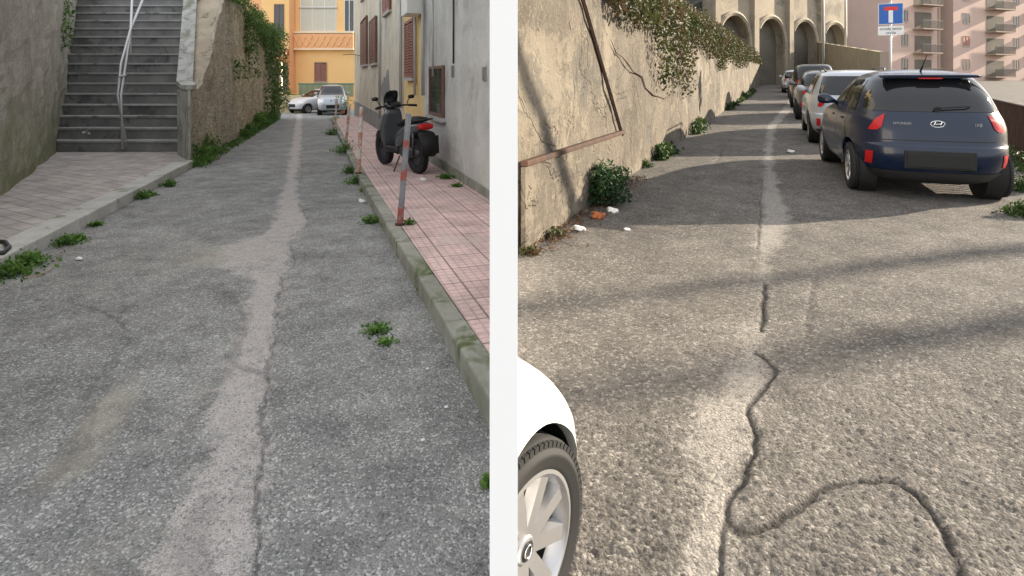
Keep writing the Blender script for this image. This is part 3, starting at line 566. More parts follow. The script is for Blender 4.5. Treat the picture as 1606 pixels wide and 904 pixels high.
# ---------------------------------------------------------------- wheel
def wheel_meshes(R,w,rr,spokes,rimmat,wide=.2):
    t=MB(); h=w/2
    prof=[(rr-.012,-h*.75),(rr,-h*.92),(rr+.015,-h*.97),((R+rr)/2,-h*1.04),(R-.03,-h*.98),(R-.008,-h*.82)]
    n=5
    for i in range(n+1):
        x=-h*.72+i*(2*h*.72)/n
        if i>0: prof.append((R,x-.004)); 
        if 0<i<n: prof+= [(R-.009,x-.003),(R-.009,x+.003),(R,x+.004)]
        if i==0: prof.append((R,x))
    prof+=[(R-.008,h*.82),(R-.03,h*.98),((R+rr)/2+.004,h*1.04),((R+rr)/2,h*1.055),((R+rr)/2-.004,h*1.04),(rr+.015,h*.97),(rr,h*.92),(rr-.012,h*.75)]
    t.lathe(prof,64,axis='x')
    for k in range(72):
        a=2*math.pi*k/72; Rm=Matrix.Rotation(a,4,'X')
        for s in (1,-1): t.box(min(s*h*.72,s*h*.92),max(s*h*.72,s*h*.92),-.008,.008,R-.03,R-.0055,Rm)
    r=MB(); r.lathe([(rr+.002,h*.93),(rr-.008,h*.95),(rr-.016,h*.86),(rr-.03,h*.4)],64,axis='x')
    for k in range(spokes):
        a=2*math.pi*k/spokes; Rm=Matrix.Rotation(a,4,'X')
        def spoke(o0,o1,w0,w1):
            x0=h*.62;x1=h*.84
            vs=[(x0-.02,o0-w0,.03),(x0-.02,o0+w0,.03),(x0+.008,o0+w0*.8,.03),(x0+.008,o0-w0*.8,.03),
                (x1-.03,o1-w1,rr-.012),(x1-.03,o1+w1,rr-.012),(x1,o1+w1*.75,rr-.012),(x1,o1-w1*.75,rr-.012)]
            r.add(vs,[(0,1,2,3),(4,7,6,5),(0,4,5,1),(1,5,6,2),(2,6,7,3),(3,7,4,0)],Rm)
        spoke(0,0,rr*.12,rr*wide)
    r.lathe([(0,h*.8),(.03,h*.79),(.034,h*.72),(.06,h*.66),(.066,h*.3)],32,axis='x')
    b=MB(); b.lathe([(.0,h*.1),(rr-.02,h*.1),(rr-.02,-.02),(0,-.02)],32,axis='x'); b.lathe([(rr-.015,h*.5),(rr-.02,-h*.85)],48,axis='x')
    c=MB(); c.lathe([(.0,h*.815),(.024,h*.81),(.026,h*.78)],24,axis='x')
    out=[]
    for mb,mt in ((b,'alloyd'),(t,'rubber'),(r,rimmat),(c,'dark')):
        me=bpy.data.meshes.new('wheel_mesh'); me.from_pydata(mb.v,[],mb.f); bm=bmesh.new(); bm.from_mesh(me); bmesh.ops.recalc_face_normals(bm,faces=bm.faces); bm.to_mesh(me); bm.free()
        me.materials.append(M[mt]); me.polygons.foreach_set('use_smooth',[True]*len(me.polygons)); me.set_sharp_from_angle(angle=math.radians(35)); out.append(me)
    return out
def put_wheel(ms,x,y,z,par,side):
    w=bpy.data.objects.new('wheel',ms[0]); scene.collection.objects.link(w); w.parent=par; w.location=(x,y,z); w.rotation_euler=(random.uniform(0,1),0,0 if side>0 else math.pi)
    for nm,me in (('tyre',ms[1]),('rim',ms[2]),('hub_cap',ms[3])):
        o=bpy.data.objects.new(nm,me); scene.collection.objects.link(o); o.parent=w
    return w
# ---------------------------------------------------------------- cars
def pchip(x,y,xq):
    x=np.asarray(x,float);y=np.asarray(y,float);h=np.diff(x);d=np.diff(y)/h; m=np.zeros_like(y)
    m[0]=d[0];m[-1]=d[-1]
    for i in range(1,len(x)-1): m[i]=0 if d[i-1]*d[i]<=0 else 2*d[i-1]*d[i]/(d[i-1]+d[i])
    i=np.clip(np.searchsorted(x,xq)-1,0,len(h)-1); t=(xq-x[i])/h[i]
    return (2*t**3-3*t**2+1)*y[i]+(t**3-2*t**2+t)*h[i]*m[i]+(-2*t**3+3*t**2)*y[i+1]+(t**3-t**2)*h[i]*m[i+1]
def body_bm(keys,seg=112,sub=5,cx=0.):
    k=np.array(keys,float); idx=np.arange(len(k)); q=np.linspace(0,len(k)-1,(len(k)-1)*sub+1)
    C=[pchip(idx,k[:,c],q) for c in range(5)]
    R=[]
    th=np.linspace(0,2*np.pi,721)
    for z,yr,yf,hw_,n in zip(*C):
        c,s=np.cos(th),np.sin(th); x=np.sign(c)*np.abs(c)**(2/n)*hw_; y=(yr+yf)/2+np.sign(s)*np.abs(s)**(2/n)*(yf-yr)/2
        d=np.concatenate([[0],np.cumsum(np.hypot(np.diff(x),np.diff(y)))]); u=np.linspace(0,d[-1],seg+1)[:-1]
        xx=np.interp(u,d,x);yy=np.interp(u,d,y); R.append([(cx+a,b,z) for a,b in zip(xx,yy)])
    m=MB().ring(R); me=bpy.data.meshes.new('t'); me.from_pydata(m.v,[],m.f); bm=bmesh.new(); bm.from_mesh(me); bmesh.ops.recalc_face_normals(bm,faces=bm.faces); bpy.data.meshes.remove(me); return bm
def patch(bm,planes,off,name,mat,par,smooth=True):
    b=bm.copy(); b.normal_update()
    for v in b.verts: v.co+=v.normal*off
    for (p,n) in planes:
        bmesh.ops.bisect_plane(b,geom=b.verts[:]+b.edges[:]+b.faces[:],plane_co=p,plane_no=n,clear_outer=True)
    me=bpy.data.meshes.new(name); b.to_mesh(me); b.free()
    if not len(me.polygons): return None
    return mkobj(name,me,mat,par,smooth,world=False)
def ZR(a,b): return [((0,0,a),(0,0,-1)),((0,0,b),(0,0,1))]
def XR(a,b,ta=0,tb=0,z=1.): return [((a,0,z),(-1,0,ta)),((b,0,z),(1,0,tb))]
def YR(a,b,ta=0,tb=0,z=1.): return [((0,a,z),(0,-1,ta)),((0,b,z),(0,1,tb))]
def make_car(P,loc,head,label,cat='car',group=None,slope=0.,detail=True):
    root=top('parked_car',label,cat,loc,(math.atan(slope),0,-head),group)
    bm=body_bm(P['keys'],112 if detail else 80,5 if detail else 3); paint=M[P['paint']]
    me=bpy.data.meshes.new('body'); bm.to_mesh(me); body=mkobj('body',me,paint,root,True,world=False)
    R=P['R']; ax=P['axles']; xw=P['xw']; L=P['L']; belt=P['belt']; zt=P['ztop']
    cut=[]
    for y in ax:
        for s in (1,-1):
            c=MB().lathe([(R+.05,-.2),(R+.05,.3)] if s>0 else [(R+.05,-.3),(R+.05,.2)],40,Matrix.Translation((s*(xw+.02),y,R+.015)),axis='x',cap=True)
            cm=bpy.data.meshes.new('c'); cm.from_pydata(c.v,[],c.f); b2=bmesh.new(); b2.from_mesh(cm); bmesh.ops.recalc_face_normals(b2,faces=b2.faces); b2.to_mesh(cm); b2.free()
            co=bpy.data.objects.new('c',cm); scene.collection.objects.link(co); co.parent=root; cut.append(co)
            MB().lathe([(R+.047,s*(-.16)),(R+.047,s*.02),],40,Matrix.Translation((s*(xw-.02),y,R+.015)),axis='x').lathe([(.01,s*(-.16)),(R+.047,s*(-.16))],40,Matrix.Translation((s*(xw-.02),y,R+.015)),axis='x').obj('wheel_arch',M['black'],root,world=False)
    for c in cut:
        md=body.modifiers.new('b','BOOLEAN'); md.object=c; md.operation='DIFFERENCE'; md.solver='EXACT'
    bpy.context.view_layer.update()
    dg=bpy.context.evaluated_depsgraph_get(); nm=bpy.data.meshes.new_from_object(body.evaluated_get(dg)); body.modifiers.clear(); body.data=nm
    for c in cut: bpy.data.objects.remove(c)
    nm.polygons.foreach_set('use_smooth',[True]*len(nm.polygons)); nm.set_sharp_from_angle(angle=math.radians(38))
    ms=wheel_meshes(R,P.get('tw',.18),P.get('rr',R-.1),P.get('spokes',5),P.get('rim','alloy'))
    for y in ax:
        for s in (1,-1): put_wheel(ms,s*xw,y,R,root,s)
    g=M['cglass']; hwb=P['hwb']
    yr=P['rearY']; yf=P['frontY']
    rz=P.get('rearglass',(belt+.03,zt-.12)); rw=P.get('rgw',.84)
    patch(bm,ZR(*rz)+XR(-hwb*rw,hwb*rw,.25,.25,belt)+[((0,yr+.45,0),(0,1,0))]+[((s*hwb*(rw-.06),0,rz[0]),(s,0,-.8)) for s in (1,-1)],.004,'rear_window',g,root)
    patch(bm,ZR(belt+.02,zt-.08)+XR(-hwb*.84,hwb*.84,.25,.25,belt)+[((0,yf-1.35,0),(0,-1,0))],.004,'windscreen',g,root)
    w0,wm_,w1=P['win']
    for s in (1,-1):
        sx=[((s*.35,0,0),(-s,0,0))]
        patch(bm,ZR(belt+.02,zt-.11)+YR(w0,wm_-.03,.45,0,belt)+sx,.004,'side_window',g,root)
        patch(bm,ZR(belt+.02,zt-.11)+YR(wm_+.03,w1,0,.95,belt)+sx,.004,'side_window',g,root)
        if detail:
            for yy in P['seams']: patch(bm,ZR(.3,belt+.02)+YR(yy,yy+.009)+sx,.0015,'door_seam',M['black'],root)
            for yy in P['handles']:
                hx=hwb+.012; MB().sweep([(s*hx,yy,belt-.10,.012,.012),(s*(hx+.02),yy+.02,belt-.10,.012,.016),(s*(hx+.02),yy+.16,belt-.10,.012,.016),(s*hx,yy+.18,belt-.10,.012,.012)],10).obj('door_handle',paint,root,True,world=False)
        MB().sweep([(s*(hwb+.00),w1-.30,belt+.06,.05,.03),(s*(hwb+.10),w1-.28,belt+.09,.09,.07),(s*(hwb+.10),w1-.2,belt+.09,.09,.075),(s*(hwb+.08),w1-.14,belt+.085,.05,.04)],14).obj('mirror',paint,root,True,world=False)
        t=P['tail']; patch(bm,ZR(t[0],t[1])+[((s*t[2],0,t[0]),(-s,0,-.3)),((0,t[3],0),(0,1,.15)),((s*t[2],0,t[0]+.03),(-s,0,-1.0))],.008,'tail_light',M['redl'],root)
        patch(bm,ZR(t[0]+.07,t[0]+.10)+[((s*(t[2]+.06),0,0),(-s,0,0)),((0,t[3]-.2,0),(0,1,0))],.011,'reverse_light',M['lampw'],root)
        hl=P['headl']; patch(bm,ZR(hl[0],hl[1])+[((s*hl[2],0,0),(-s,0,0)),((0,L-hl[3],0),(0,-1,0))],.006,'headlight',M['lampw'],root)
        patch(bm,ZR(.40,.55)+[((s*hwb*.80,0,0),(-s,0,0)),((s*hwb*.88,0,0),(s,0,0)),((0,.3,0),(0,1,0))],.006,'reflector',M['redl'],root)
    patch(bm,ZR(.40,.60)+XR(-.35,.35)+[((0,L-.4,0),(0,-1,0))],.005,'grille',M['black'],root)
    patch(bm,ZR(.0,.34)+[((0,.3,0),(0,1,0))],.006,'bumper_trim',M['dark'],root)
    patch(bm,ZR(.0,.30)+[((0,L-.6,0),(0,-1,0))],.006,'bumper_trim',M['dark'],root)
    patch(bm,ZR(.69,.70)+XR(-.55,.55)+[((0,.4,0),(0,1,0))],.0015,'tailgate_seam',M['black'],root)
    if P.get('rails'):
        for s in (1,-1): MB().tube([(s*.5,yr+.6,zt-.05),(s*.53,yr+.75,zt+.03),(s*.53,yr+2.0,zt+.03),(s*.5,yr+2.2,zt-.03)],.016,8).obj('roof_rail',M['dark'],root,True,world=False)
    return root,bm
hkeys=[(.19,.24,3.40,.66,3.4),(.24,.12,3.56,.75,3.8),(.36,.04,3.65,.80,4.2),(.52,.0,3.66,.83,4.4),(.62,.015,3.62,.835,4.4),(.655,.045,3.58,.835,4.4),(.80,.07,3.42,.83,4.4),(.90,.10,3.2,.805,4.4),(.98,.14,2.85,.765,4.3),(1.04,.18,2.62,.735,4.3),(1.2,.28,2.28,.67,4.2),(1.33,.40,2.02,.60,4.0),(1.40,.47,1.88,.55,3.7),(1.445,.55,1.72,.49,3.3),(1.475,.69,1.55,.40,2.8),(1.495,.87,1.35,.25,2.5),(1.505,1.0,1.12,.06,2.2)]
HY=dict(keys=hkeys,paint='navy',R=.295,axles=(.64,3.02),xw=.72,L=3.66,belt=.98,ztop=1.49,hwb=.78,rearY=.15,frontY=2.8,win=(.60,1.38,2.35),seams=(.78,1.38,2.3),handles=(.95,1.62),tail=(.80,1.0,.55,.34),headl=(.62,.8,.5,.5),tw=.17,rr=.19,spokes=8,rearglass=(1.02,1.385),rgw=.88)
hc=G(1474,320,'R'); hyh=math.atan(.39)
hroot,hbm=make_car(HY,hc,hyh,'deep blue five-door hatchback parked with its rear to us','car','cars parked along the kerb',1/60)
MB().sweep([(0,.41,1.412,.50,.008),(0,.36,1.416,.49,.012),(0,.47,1.43,.51,.018),(0,.6,1.45,.46,.016)],28,n=4).obj('spoiler',M['navy'],hroot,True,world=False)
MB().sweep([(0,.345,1.400,.12,.006),(0,.38,1.400,.12,.010)],12,n=5).obj('brake_light',M['redl'],hroot,world=False)
def ry(z): return float(np.interp(z,[k[0] for k in hkeys],[k[1] for k in hkeys]))
MB().box(-.31,.31,-.016,.04,.40,.56).obj('number_plate',M['black'],hroot,world=False,bevel=.008)
MB().box(-.34,.34,-.006,.04,.38,.585).obj('plate_recess',M['black'],hroot,world=False,bevel=.01)
MB().tube([(.02,ry(1.05)-.02,1.05),(-.02,ry(1.05)-.035,1.06),(.30,ry(1.07)-.03,1.085),(.34,ry(1.1)-.025,1.09)],.008,6).obj('wiper',M['black'],hroot,world=False)
MB().lathe([(0,0),(.035,0),(.035,.02),(0,.02)],16,Matrix.Translation((.02,ry(1.04),1.045))@Matrix.Rotation(math.pi/2,4,'X')).obj('wiper_hub',M['black'],hroot,world=False)
MB().tube([(0,.75,1.48),(0,.63,1.57),(0,.49,1.68)],[.012,.006,.003],8).obj('aerial',M['black'],hroot,world=False)
zc=.885; yy=ry(zc)-.008
pts=[(math.cos(t)*.068,yy,zc+math.sin(t)*.036) for t in np.linspace(0,2*math.pi,33)]
em=MB().tube(pts,.0055,8)
em.tube([(-.040,yy-.002,zc-.026),(-.020,yy-.002,zc+.028)],.0065,6).tube([(.020,yy-.002,zc-.028),(.040,yy-.002,zc+.026)],.0065,6).tube([(-.028,yy-.002,zc-.004),(.028,yy-.002,zc+.004)],.0055,6)
em.obj('emblem',M['chrome'],hroot,True,world=False)
def text(s,size,loc,rot,mat,par,ext=.002,name='lettering',align='CENTER'):
    cu=bpy.data.curves.new(name,'FONT'); cu.body=s; cu.size=size; cu.extrude=ext; cu.align_x=align; cu.align_y='CENTER'
    o=bpy.data.objects.new('tmp',cu); scene.collection.objects.link(o); bpy.context.view_layer.update()
    me=bpy.data.meshes.new_from_object(o.evaluated_get(bpy.context.evaluated_depsgraph_get())); bpy.data.objects.remove(o)
    me.materials.clear(); ob_=mkobj(name,me,mat,par,world=False); ob_.location=loc; ob_.rotation_euler=rot; return ob_
text('HYUNDAI',.04,(-.34,ry(.88)-.003,.885),(math.pi/2,0,0),M['letter'],hroot,.001)
text('i10',.055,(.38,ry(.88)-.003,.88),(math.pi/2,0,0),M['letter'],hroot,.001)
wk=[(.20,.22,4.1,.70,4),(.26,.10,4.22,.80,4.6),(.38,.03,4.28,.84,5),(.52,.0,4.28,.855,5),(.62,.02,4.22,.855,5),(.66,.07,4.18,.855,5),(.80,.09,4.0,.85,5),(.90,.11,3.7,.83,5),(.97,.13,3.3,.80,5),(1.03,.16,3.05,.78,5),(1.2,.26,2.72,.71,5),(1.34,.36,2.45,.65,4.6),(1.41,.42,2.3,.615,4.2),(1.455,.50,2.1,.56,4.0),(1.48,.7,1.9,.45,3.2),(1.495,1.0,1.65,.26,2.6),(1.50,1.2,1.4,.06,2.2)]
WG=dict(keys=wk,paint='silver',R=.31,axles=(.82,3.4),xw=.74,L=4.28,belt=.98,ztop=1.5,hwb=.81,rearY=.15,frontY=3.25,win=(.62,1.75,2.8),seams=(1.0,1.72,2.75),handles=(1.3,2.0),tail=(.78,.98,.60,.36),headl=(.62,.8,.5,.5),rails=True,spokes=6)
grp='cars parked along the kerb'
def hd(u): return math.atan(u)
make_car(WG,(6.60,10.9,10.9/60),hd(.455),'silver estate car with black roof rails parked behind the hatchback','car',grp,1/60)
def vary(P,paint,sz=1.,sy=1.,**k):
    Q=dict(P); Q['keys']=[(a*sz,b*sy,c*sy,d,e) for a,b,c,d,e in P['keys']]; Q['paint']=paint
    for n_ in ('belt','ztop'): Q[n_]=P[n_]*sz
    for n_ in ('L','rearY','frontY'): Q[n_]=P[n_]*sy
    for n_ in ('axles','win','seams','handles'): Q[n_]=tuple(v*sy for v in P[n_])
    if 'rearglass' in P: Q['rearglass']=tuple(v*sz for v in P['rearglass'])
    t=P['tail']; Q['tail']=(t[0]*sz,t[1]*sz,t[2],t[3]); h_=P['headl']; Q['headl']=(h_[0]*sz,h_[1]*sz,h_[2],h_[3]); Q.update(k); return Q
make_car(vary(HY,'greyp',1.0,1.05),(9.1,16.6,16.6/60),hd(.47),'grey hatchback in the row of parked cars','car',grp,1/60,False)
make_car(vary(WG,'blackp',1.16,1.02,rails=False),(11.6,22,22/60),hd(.47),'tall black sport utility car in the row','car',grp,1/60,False)
make_car(vary(HY,'blackp',1.02,1.1),(15.1,29.5,29.5/60),hd(.47),'small black car in the row of parked cars','car',grp,1/60,False)
make_car(vary(WG,'silver',1.0,1.0),(18.3,37,37/60),hd(.47),'light grey car at the end of the row','car',grp,1/60,False)
make_car(vary(HY,'blackp',1.0,1.0),(22.5,46,46/60),hd(.47),'dark car far up the street','car',grp,1/60,False)
c=G(487,177,'L'); make_car(vary(HY,'whitep',1.02,.95),(c.x+1.3,c.y+1.6,zg('L',c.y)),hd(-.35)+math.radians(235),'small white city car parked at the end of the lane','car','cars at the end of the lane',0,False)
c=G(520,181,'L'); make_car(vary(WG,'silver',1.16,.85,rails=False),(c.x-1.0,c.y+3.2,zg('L',c.y)),hd(-.33)+math.pi,'silver-grey van-like car parked facing the lane','car','cars at the end of the lane',0,False)
# ---------------------------------------------------------------- white car beside the divider
wk2=[(.16,-2.2,.25,.74,6),(.21,-2.2,.32,.79,8),(.31,-2.2,.365,.815,9),(.44,-2.2,.375,.815,8),(.52,-2.2,.35,.81,7),(.59,-2.2,.285,.80,6),(.65,-2.2,.18,.775,5),(.71,-2.2,.02,.73,4.5),(.76,-2.2,-.25,.66,4),(.80,-2.2,-.6,.55,3.6)]
WP=Vector((.055,1.465,0)); wh=math.radians(38)
wc=top('parked_car','white small car with silver alloy wheel beside the white divider','car',(WP.x,WP.y,WP.y/60),(0,0,-wh))
bmw=body_bm(wk2,200,6,cx=-.79)
me=bpy.data.meshes.new('fender'); bmw.to_mesh(me); fen=mkobj('fender',me,M['whitep'],wc,True,world=False)
RWH=.262
c=MB().lathe([(RWH+.026,-.3),(RWH+.026,.3)],64,Matrix.Translation((-.02,0,RWH+.012)),axis='x',cap=True)
cm=bpy.data.meshes.new('c'); cm.from_pydata(c.v,[],c.f); b2=bmesh.new(); b2.from_mesh(cm); bmesh.ops.recalc_face_normals(b2,faces=b2.faces); b2.to_mesh(cm); b2.free()
co=bpy.data.objects.new('c',cm); scene.collection.objects.link(co); co.parent=wc
md=fen.modifiers.new('b','BOOLEAN'); md.object=co; md.solver='EXACT'; bpy.context.view_layer.update()
nm=bpy.data.meshes.new_from_object(fen.evaluated_get(bpy.context.evaluated_depsgraph_get())); fen.modifiers.clear(); fen.data=nm; bpy.data.objects.remove(co)
nm.polygons.foreach_set('use_smooth',[True]*len(nm.polygons)); nm.set_sharp_from_angle(angle=math.radians(38))
arch=MB().lathe([(RWH+.023,-.25),(RWH+.023,-.04)],48,Matrix.Translation((-.02,0,RWH+.012)),axis='x').lathe([(.01,-.22),(RWH+.023,-.22)],48,Matrix.Translation((-.02,0,RWH+.012)),axis='x').obj('wheel_arch',M['black'],wc,world=False)
ms=wheel_meshes(RWH,.165,.188,9,'alloy',.14); ww=put_wheel(ms,-.085,0,RWH,wc,1)
eh=MB().lathe([(.0155,.0),(.0175,.002),(.0175,.004),(.0135,.004),(.0135,.0)],24,Matrix.Translation((.165/2*.82,0,0)),axis='x')
eo=eh.obj('hub_emblem',M['chrome'],ww,True,world=False)
bpy.context.view_layer.update()
for o in [fen,arch,ww]+list(ww.children):
    o.data=o.data.copy(); mw=o.matrix_world; inv=mw.inverted()
    co=Vector((cd*1.5+hw+.002,1.5,0)); no=Vector((1,-cd,0)).normalized()
    lc=inv@co; ln=(inv.to_3x3()@no).normalized()
    b=bmesh.new(); b.from_mesh(o.data); bmesh.ops.bisect_plane(b,geom=b.verts[:]+b.edges[:]+b.faces[:],plane_co=lc,plane_no=ln,clear_inner=True); b.to_mesh(o.data); b.free()
# ---------------------------------------------------------------- RIGHT: retaining wall
rwl=wallgrid('retaining_wall',RW,-1,4.72,33,lambda y:zg('R',y)-.2,lambda y:zg('R',y)+2.5+.05*math.sin(y),.1,M['retw'],.035,n=90,m=20,label='weathered sunlit concrete retaining wall along the street',cat='wall')
fR=RW.frame(-1)
wallgrid('retaining_wall',Line((RW.X(33)+.0,33.02),.465),-1,33.02,60,lambda y:zg('R',y)-.2,lambda y:zg('R',y)+2.6,.35,M['retw'],.03,n=30,m=8,label='far stretch of low sunlit concrete wall beside the street',cat='wall')
def rp(px,py,off=.05):
    Y=RW.Y(px); return fR@Vector((RW.a(Y),off,zpy(py,Y)))
P=[rp(x,y,.022) for x,y in ((955,62),(964,84),(974,90),(982,100),(990,112),(1004,120),(1010,138),(1022,149),(1040,155),(1056,148))]
MB().tube(P,[.003,.009,.006,.013,.008,.014,.007,.014,.009,.003],5).obj('plaster_crack',M['rust'],rwl)
ch=top('steel_channel','rusty steel angle bar fixed upright on the concrete wall','steel bar',rp(970,210,0))
MB().tube([rp(970,212,.05),rp(898,-30,.05)],.024,4).obj('bar',M['rust'],ch); 
le=top('wall_ledge','rusty horizontal timber board along the concrete wall','ledge',rp(900,235,0))
zl=.80; MB().box(RW.a(4.75),RW.a(RW.Y(971)),.02,.085,zl-.02,zl+.03,fR).obj('board',M['rust'],le,bevel=.01)
MB().box(RW.a(4.75),RW.a(RW.Y(968)),.02,.065,zg('R',5)-.1,zl-.022,fR).obj('lower_face',M['retw'],le,bevel=.01)
R=[]
for y in np.linspace(7,60,50):
    x=RW.X(y) if y<33 else RW.X(33)+.465*(y-33); t=zg('R',y)+2.45
    R.append([(x-.08,y,t),(x-1.0,y,t+.5+.3*math.sin(y)),(x-2.2,y+.2,t+1.7+.4*math.sin(y*1.7)),(x-4.5,y+.5,t+3.2),(x-7.5,y+.5,t+(3.2 if y<20 else 6.5))])
MB().ring(R,False,closed=False).obj('hillside',M['earth'],kind='structure')
def ivyR(n,Ya,Yb,mat,size,label,f):
    pts=[]
    while len(pts)<n:
        Y=random.uniform(Ya,Yb); x=RW.X(Y) if Y<33 else RW.X(33)+.465*(Y-33); t=zg('R',Y)+2.5
        h=f(Y); s=random.random()
        if s<.6: pts.append((x+.05+random.random()*.25,Y,t+.15-random.random()**1.4*h))
        else:
            k=random.random(); pts.append((x-.1-2.8*k+random.gauss(0,.15),Y,t+.1+1.9*k+random.random()*.45))
    return leaves('ivy',pts,size,M[mat],label=label,cat='ivy')
ivyR(22000,6.9,32,'dryivy',.047,'brown-green creeper spilling over the top of the concrete wall',lambda Y:.12+1.6*nz(Y,1,1.2,41)*min(1,max(.25,(Y-6.5)/4))*(.45+nz(Y,2,.4,42)))
ivyR(5000,28,58,'dryivy',.08,'dry creeper on the far end of the concrete wall',lambda Y:.6)
pts=[]
for _ in range(9000):
    Y=9.5+random.random()**1.2*30; 
    if nz(Y,0,.9,51)<.38: continue
    d=abs(random.gauss(0,.10)); pts.append((RW.X(Y)+.05+d,Y,zg('R',Y)+random.random()**1.5*(.08+.45*nz(Y,5,.8,52))*max(.2,1-d*2.)))
leaves('wall_foot_plants',pts,.045,M['ivyR'],label='green weeds and ivy along the foot of the concrete wall',cat='weeds')
c=G(948,322,'R'); bu=top('bush','dark green leafy bush against the concrete wall','bush',c)
n=2600; p=rng.normal(size=(n,3)); p/=np.linalg.norm(p,axis=1)[:,None]; p*=(rng.random(n)**.4)[:,None]; lump=1+.25*np.sin(p[:,0]*5+1)*np.cos(p[:,2]*6); p=p*lump[:,None]*np.array([.28,.26,.24]); p[:,2]+=.23
leaves('foliage',p,.026,M['bushl'],bu,world=False)
m=MB()
for k in range(12):
    a=random.uniform(0,6.28); m.tube([(0,0,-.02),(math.cos(a)*.1,math.sin(a)*.1,.15),(math.cos(a)*.2,math.sin(a)*.2,.3)],[.008,.006,.003],5)
m.obj('branches',M['wood'],bu,world=False)
for (px,py,r,h) in [(1012,262,.15,.15),(870,372,.12,.1),(830,398,.08,.07)]: weed(px,py,'R',r,h,160,25,'dryivy' if py>300 else 'ivyR',label='weed tuft at the foot of the concrete wall')
pts=[]
for _ in range(900):
    Y=random.uniform(4.6,8); d=abs(random.gauss(0,.16)); pts.append((RW.X(Y)+.06+d,Y,zg('R',Y)+.012+random.random()*.02))
leaves('leaf_litter',pts,.018,leafm('dead_leaves',(.10,.05,.025),(.18,.10,.05)),flat=1.5,kind='stuff',label='dry brown leaf litter at the wall foot')
pts=[]
for _ in range(500):
    Y=random.uniform(2.6,14); d=abs(random.gauss(0,.12)); pts.append((kx(Y)-.02-d,Y,zg('L',Y)+.015))
for _ in range(350):
    Y=random.uniform(4.,11); d=abs(random.gauss(0,.12)); pts.append((KL.X(Y)+.02+d,Y,zg('L',Y)+.015))
leaves('leaf_litter',pts,.010,leafm('pale_litter',(.3,.28,.22),(.5,.48,.42)),flat=2,kind='stuff',label='small pale debris along the kerbs')
def crumple(px,py,side,s,mat,label,name='crumpled_paper',cat='litter',hh=0,loc=None):
    c=loc or G(px,py,side,hh); bm=bmesh.new(); bmesh.ops.create_icosphere(bm,subdivisions=3,radius=s)
    for v in bm.verts:
        n_=nz(v.co.x*20+5,v.co.y*20+v.co.z*13,1.5,61); v.co*=.55+.9*n_; v.co.z*=.55; v.co+=Vector((c.x,c.y,c.z+s*.35))
    me=bpy.data.meshes.new(name); bm.to_mesh(me); bm.free(); return mkobj(name,me,M[mat],label=label,cat=cat)
crumple(0,0,'L',.13,'paper','crumpled white paper lying on a stair step',loc=sp(141,210,12.93))
crumple(567,318,'L',.05,'paper','crumpled white paper beside the kerb'); crumple(663,284,'L',.05,'paper','small white litter on the pink pavement',hh=.13)
crumple(700,640,'L',.012,'paper','tiny white scrap on the asphalt'); crumple(670,580,'L',.012,'paper','tiny white scrap on the asphalt'); crumple(663,692,'L',.012,'paper','tiny white scrap on the asphalt'); crumple(123,408,'L',.03,'paper','small pale scrap by the kerb')
crumple(937,343,'R',.075,'orgp','crushed orange plastic cup at the foot of the bush','crushed_cup'); crumple(960,334,'R',.06,'paper','crumpled white paper near the bush'); crumple(908,362,'R',.05,'paper','crumpled white paper by the concrete wall'); crumple(983,362,'R',.03,'paper','small white scrap on the road'); crumple(1240,240,'R',.06,'paper','small white scrap on the road')
P=[G(x,y,'L',.02) for x,y in ((38,436),(60,432),(78,424),(90,410),(93,396))]
MB().tube(P,[.006,.006,.005,.004,.003],6).obj('dry_stick',M['wood'],label='thin pale dry stick lying by the kerb',cat='stick')
P=[G(x,y,'L',.15) for x,y in ((-30,398),(5,397),(14,388),(8,380),(-30,378))]
MB().tube(P,.02,8).obj('hose',M['dark'],smooth=True,label='loop of black hose lying on the block paving',cat='hose')
# ---------------------------------------------------------------- scooter
sb=G(656,272,'L',.13); hdg=math.atan2(-.80,1.08)
S=top('motor_scooter','dark grey motor scooter with red tail light parked on the pavement','scooter',sb,(0,math.radians(-3),-hdg))
ms=wheel_meshes(.30,.11,.20,5,'alloyd')
for y in (0,1.28): put_wheel(ms,0,y,.30,S,1)
def sc(mb,name,mat,sm=True): return mb.obj(name,M[mat],S,sm,world=False)
sc(MB().sweep([(0,-.34,.80,.05,.03),(0,-.28,.79,.11,.06),(0,-.1,.75,.15,.09),(0,.15,.68,.17,.13),(0,.38,.58,.17,.17),(0,.52,.48,.15,.16),(0,.58,.42,.10,.1)],24),'rear_cowl','greyp')
sc(MB().sweep([(0,-.26,.875,.08,.02),(0,-.2,.885,.13,.04),(0,.05,.88,.15,.05),(0,.22,.84,.155,.05),(0,.42,.80,.14,.05),(0,.52,.76,.09,.03)],20),'seat','black')
sc(MB().sweep([(0,-.375,.78,.10,.035),(0,-.35,.785,.13,.05),(0,-.29,.785,.13,.05)],16,n=3),'tail_light','redl')
sc(MB().tube([(-.13,-.1,.86),(-.12,-.34,.9),(.12,-.34,.9),(.13,-.1,.86)],.013,8),'grab_rail','dark')
sc(MB().sweep([(0,.5,.34,.15,.07),(0,.9,.34,.16,.06),(0,1.0,.42,.13,.1)],20,n=4),'floorboard','dark')
sc(MB().sweep([(0,.93,.33,.13,.04),(0,.96,.5,.2,.045),(0,.93,.72,.22,.05),(0,.88,.92,.17,.06),(0,.84,1.02,.12,.05)],24,'z'),'leg_shield','greyp')
sc(MB().sweep([(0,1.06,.55,.09,.06),(0,1.02,.72,.12,.07),(0,.98,.9,.12,.07),(0,.93,1.02,.1,.05)],20,'z'),'front_fairing','blackp')
sc(MB().sweep([(0,.76,1.06,.11,.03),(0,.82,1.09,.15,.06),(0,.93,1.08,.13,.07),(0,1.0,1.03,.07,.04)],20),'handlebar_cowl','blackp')
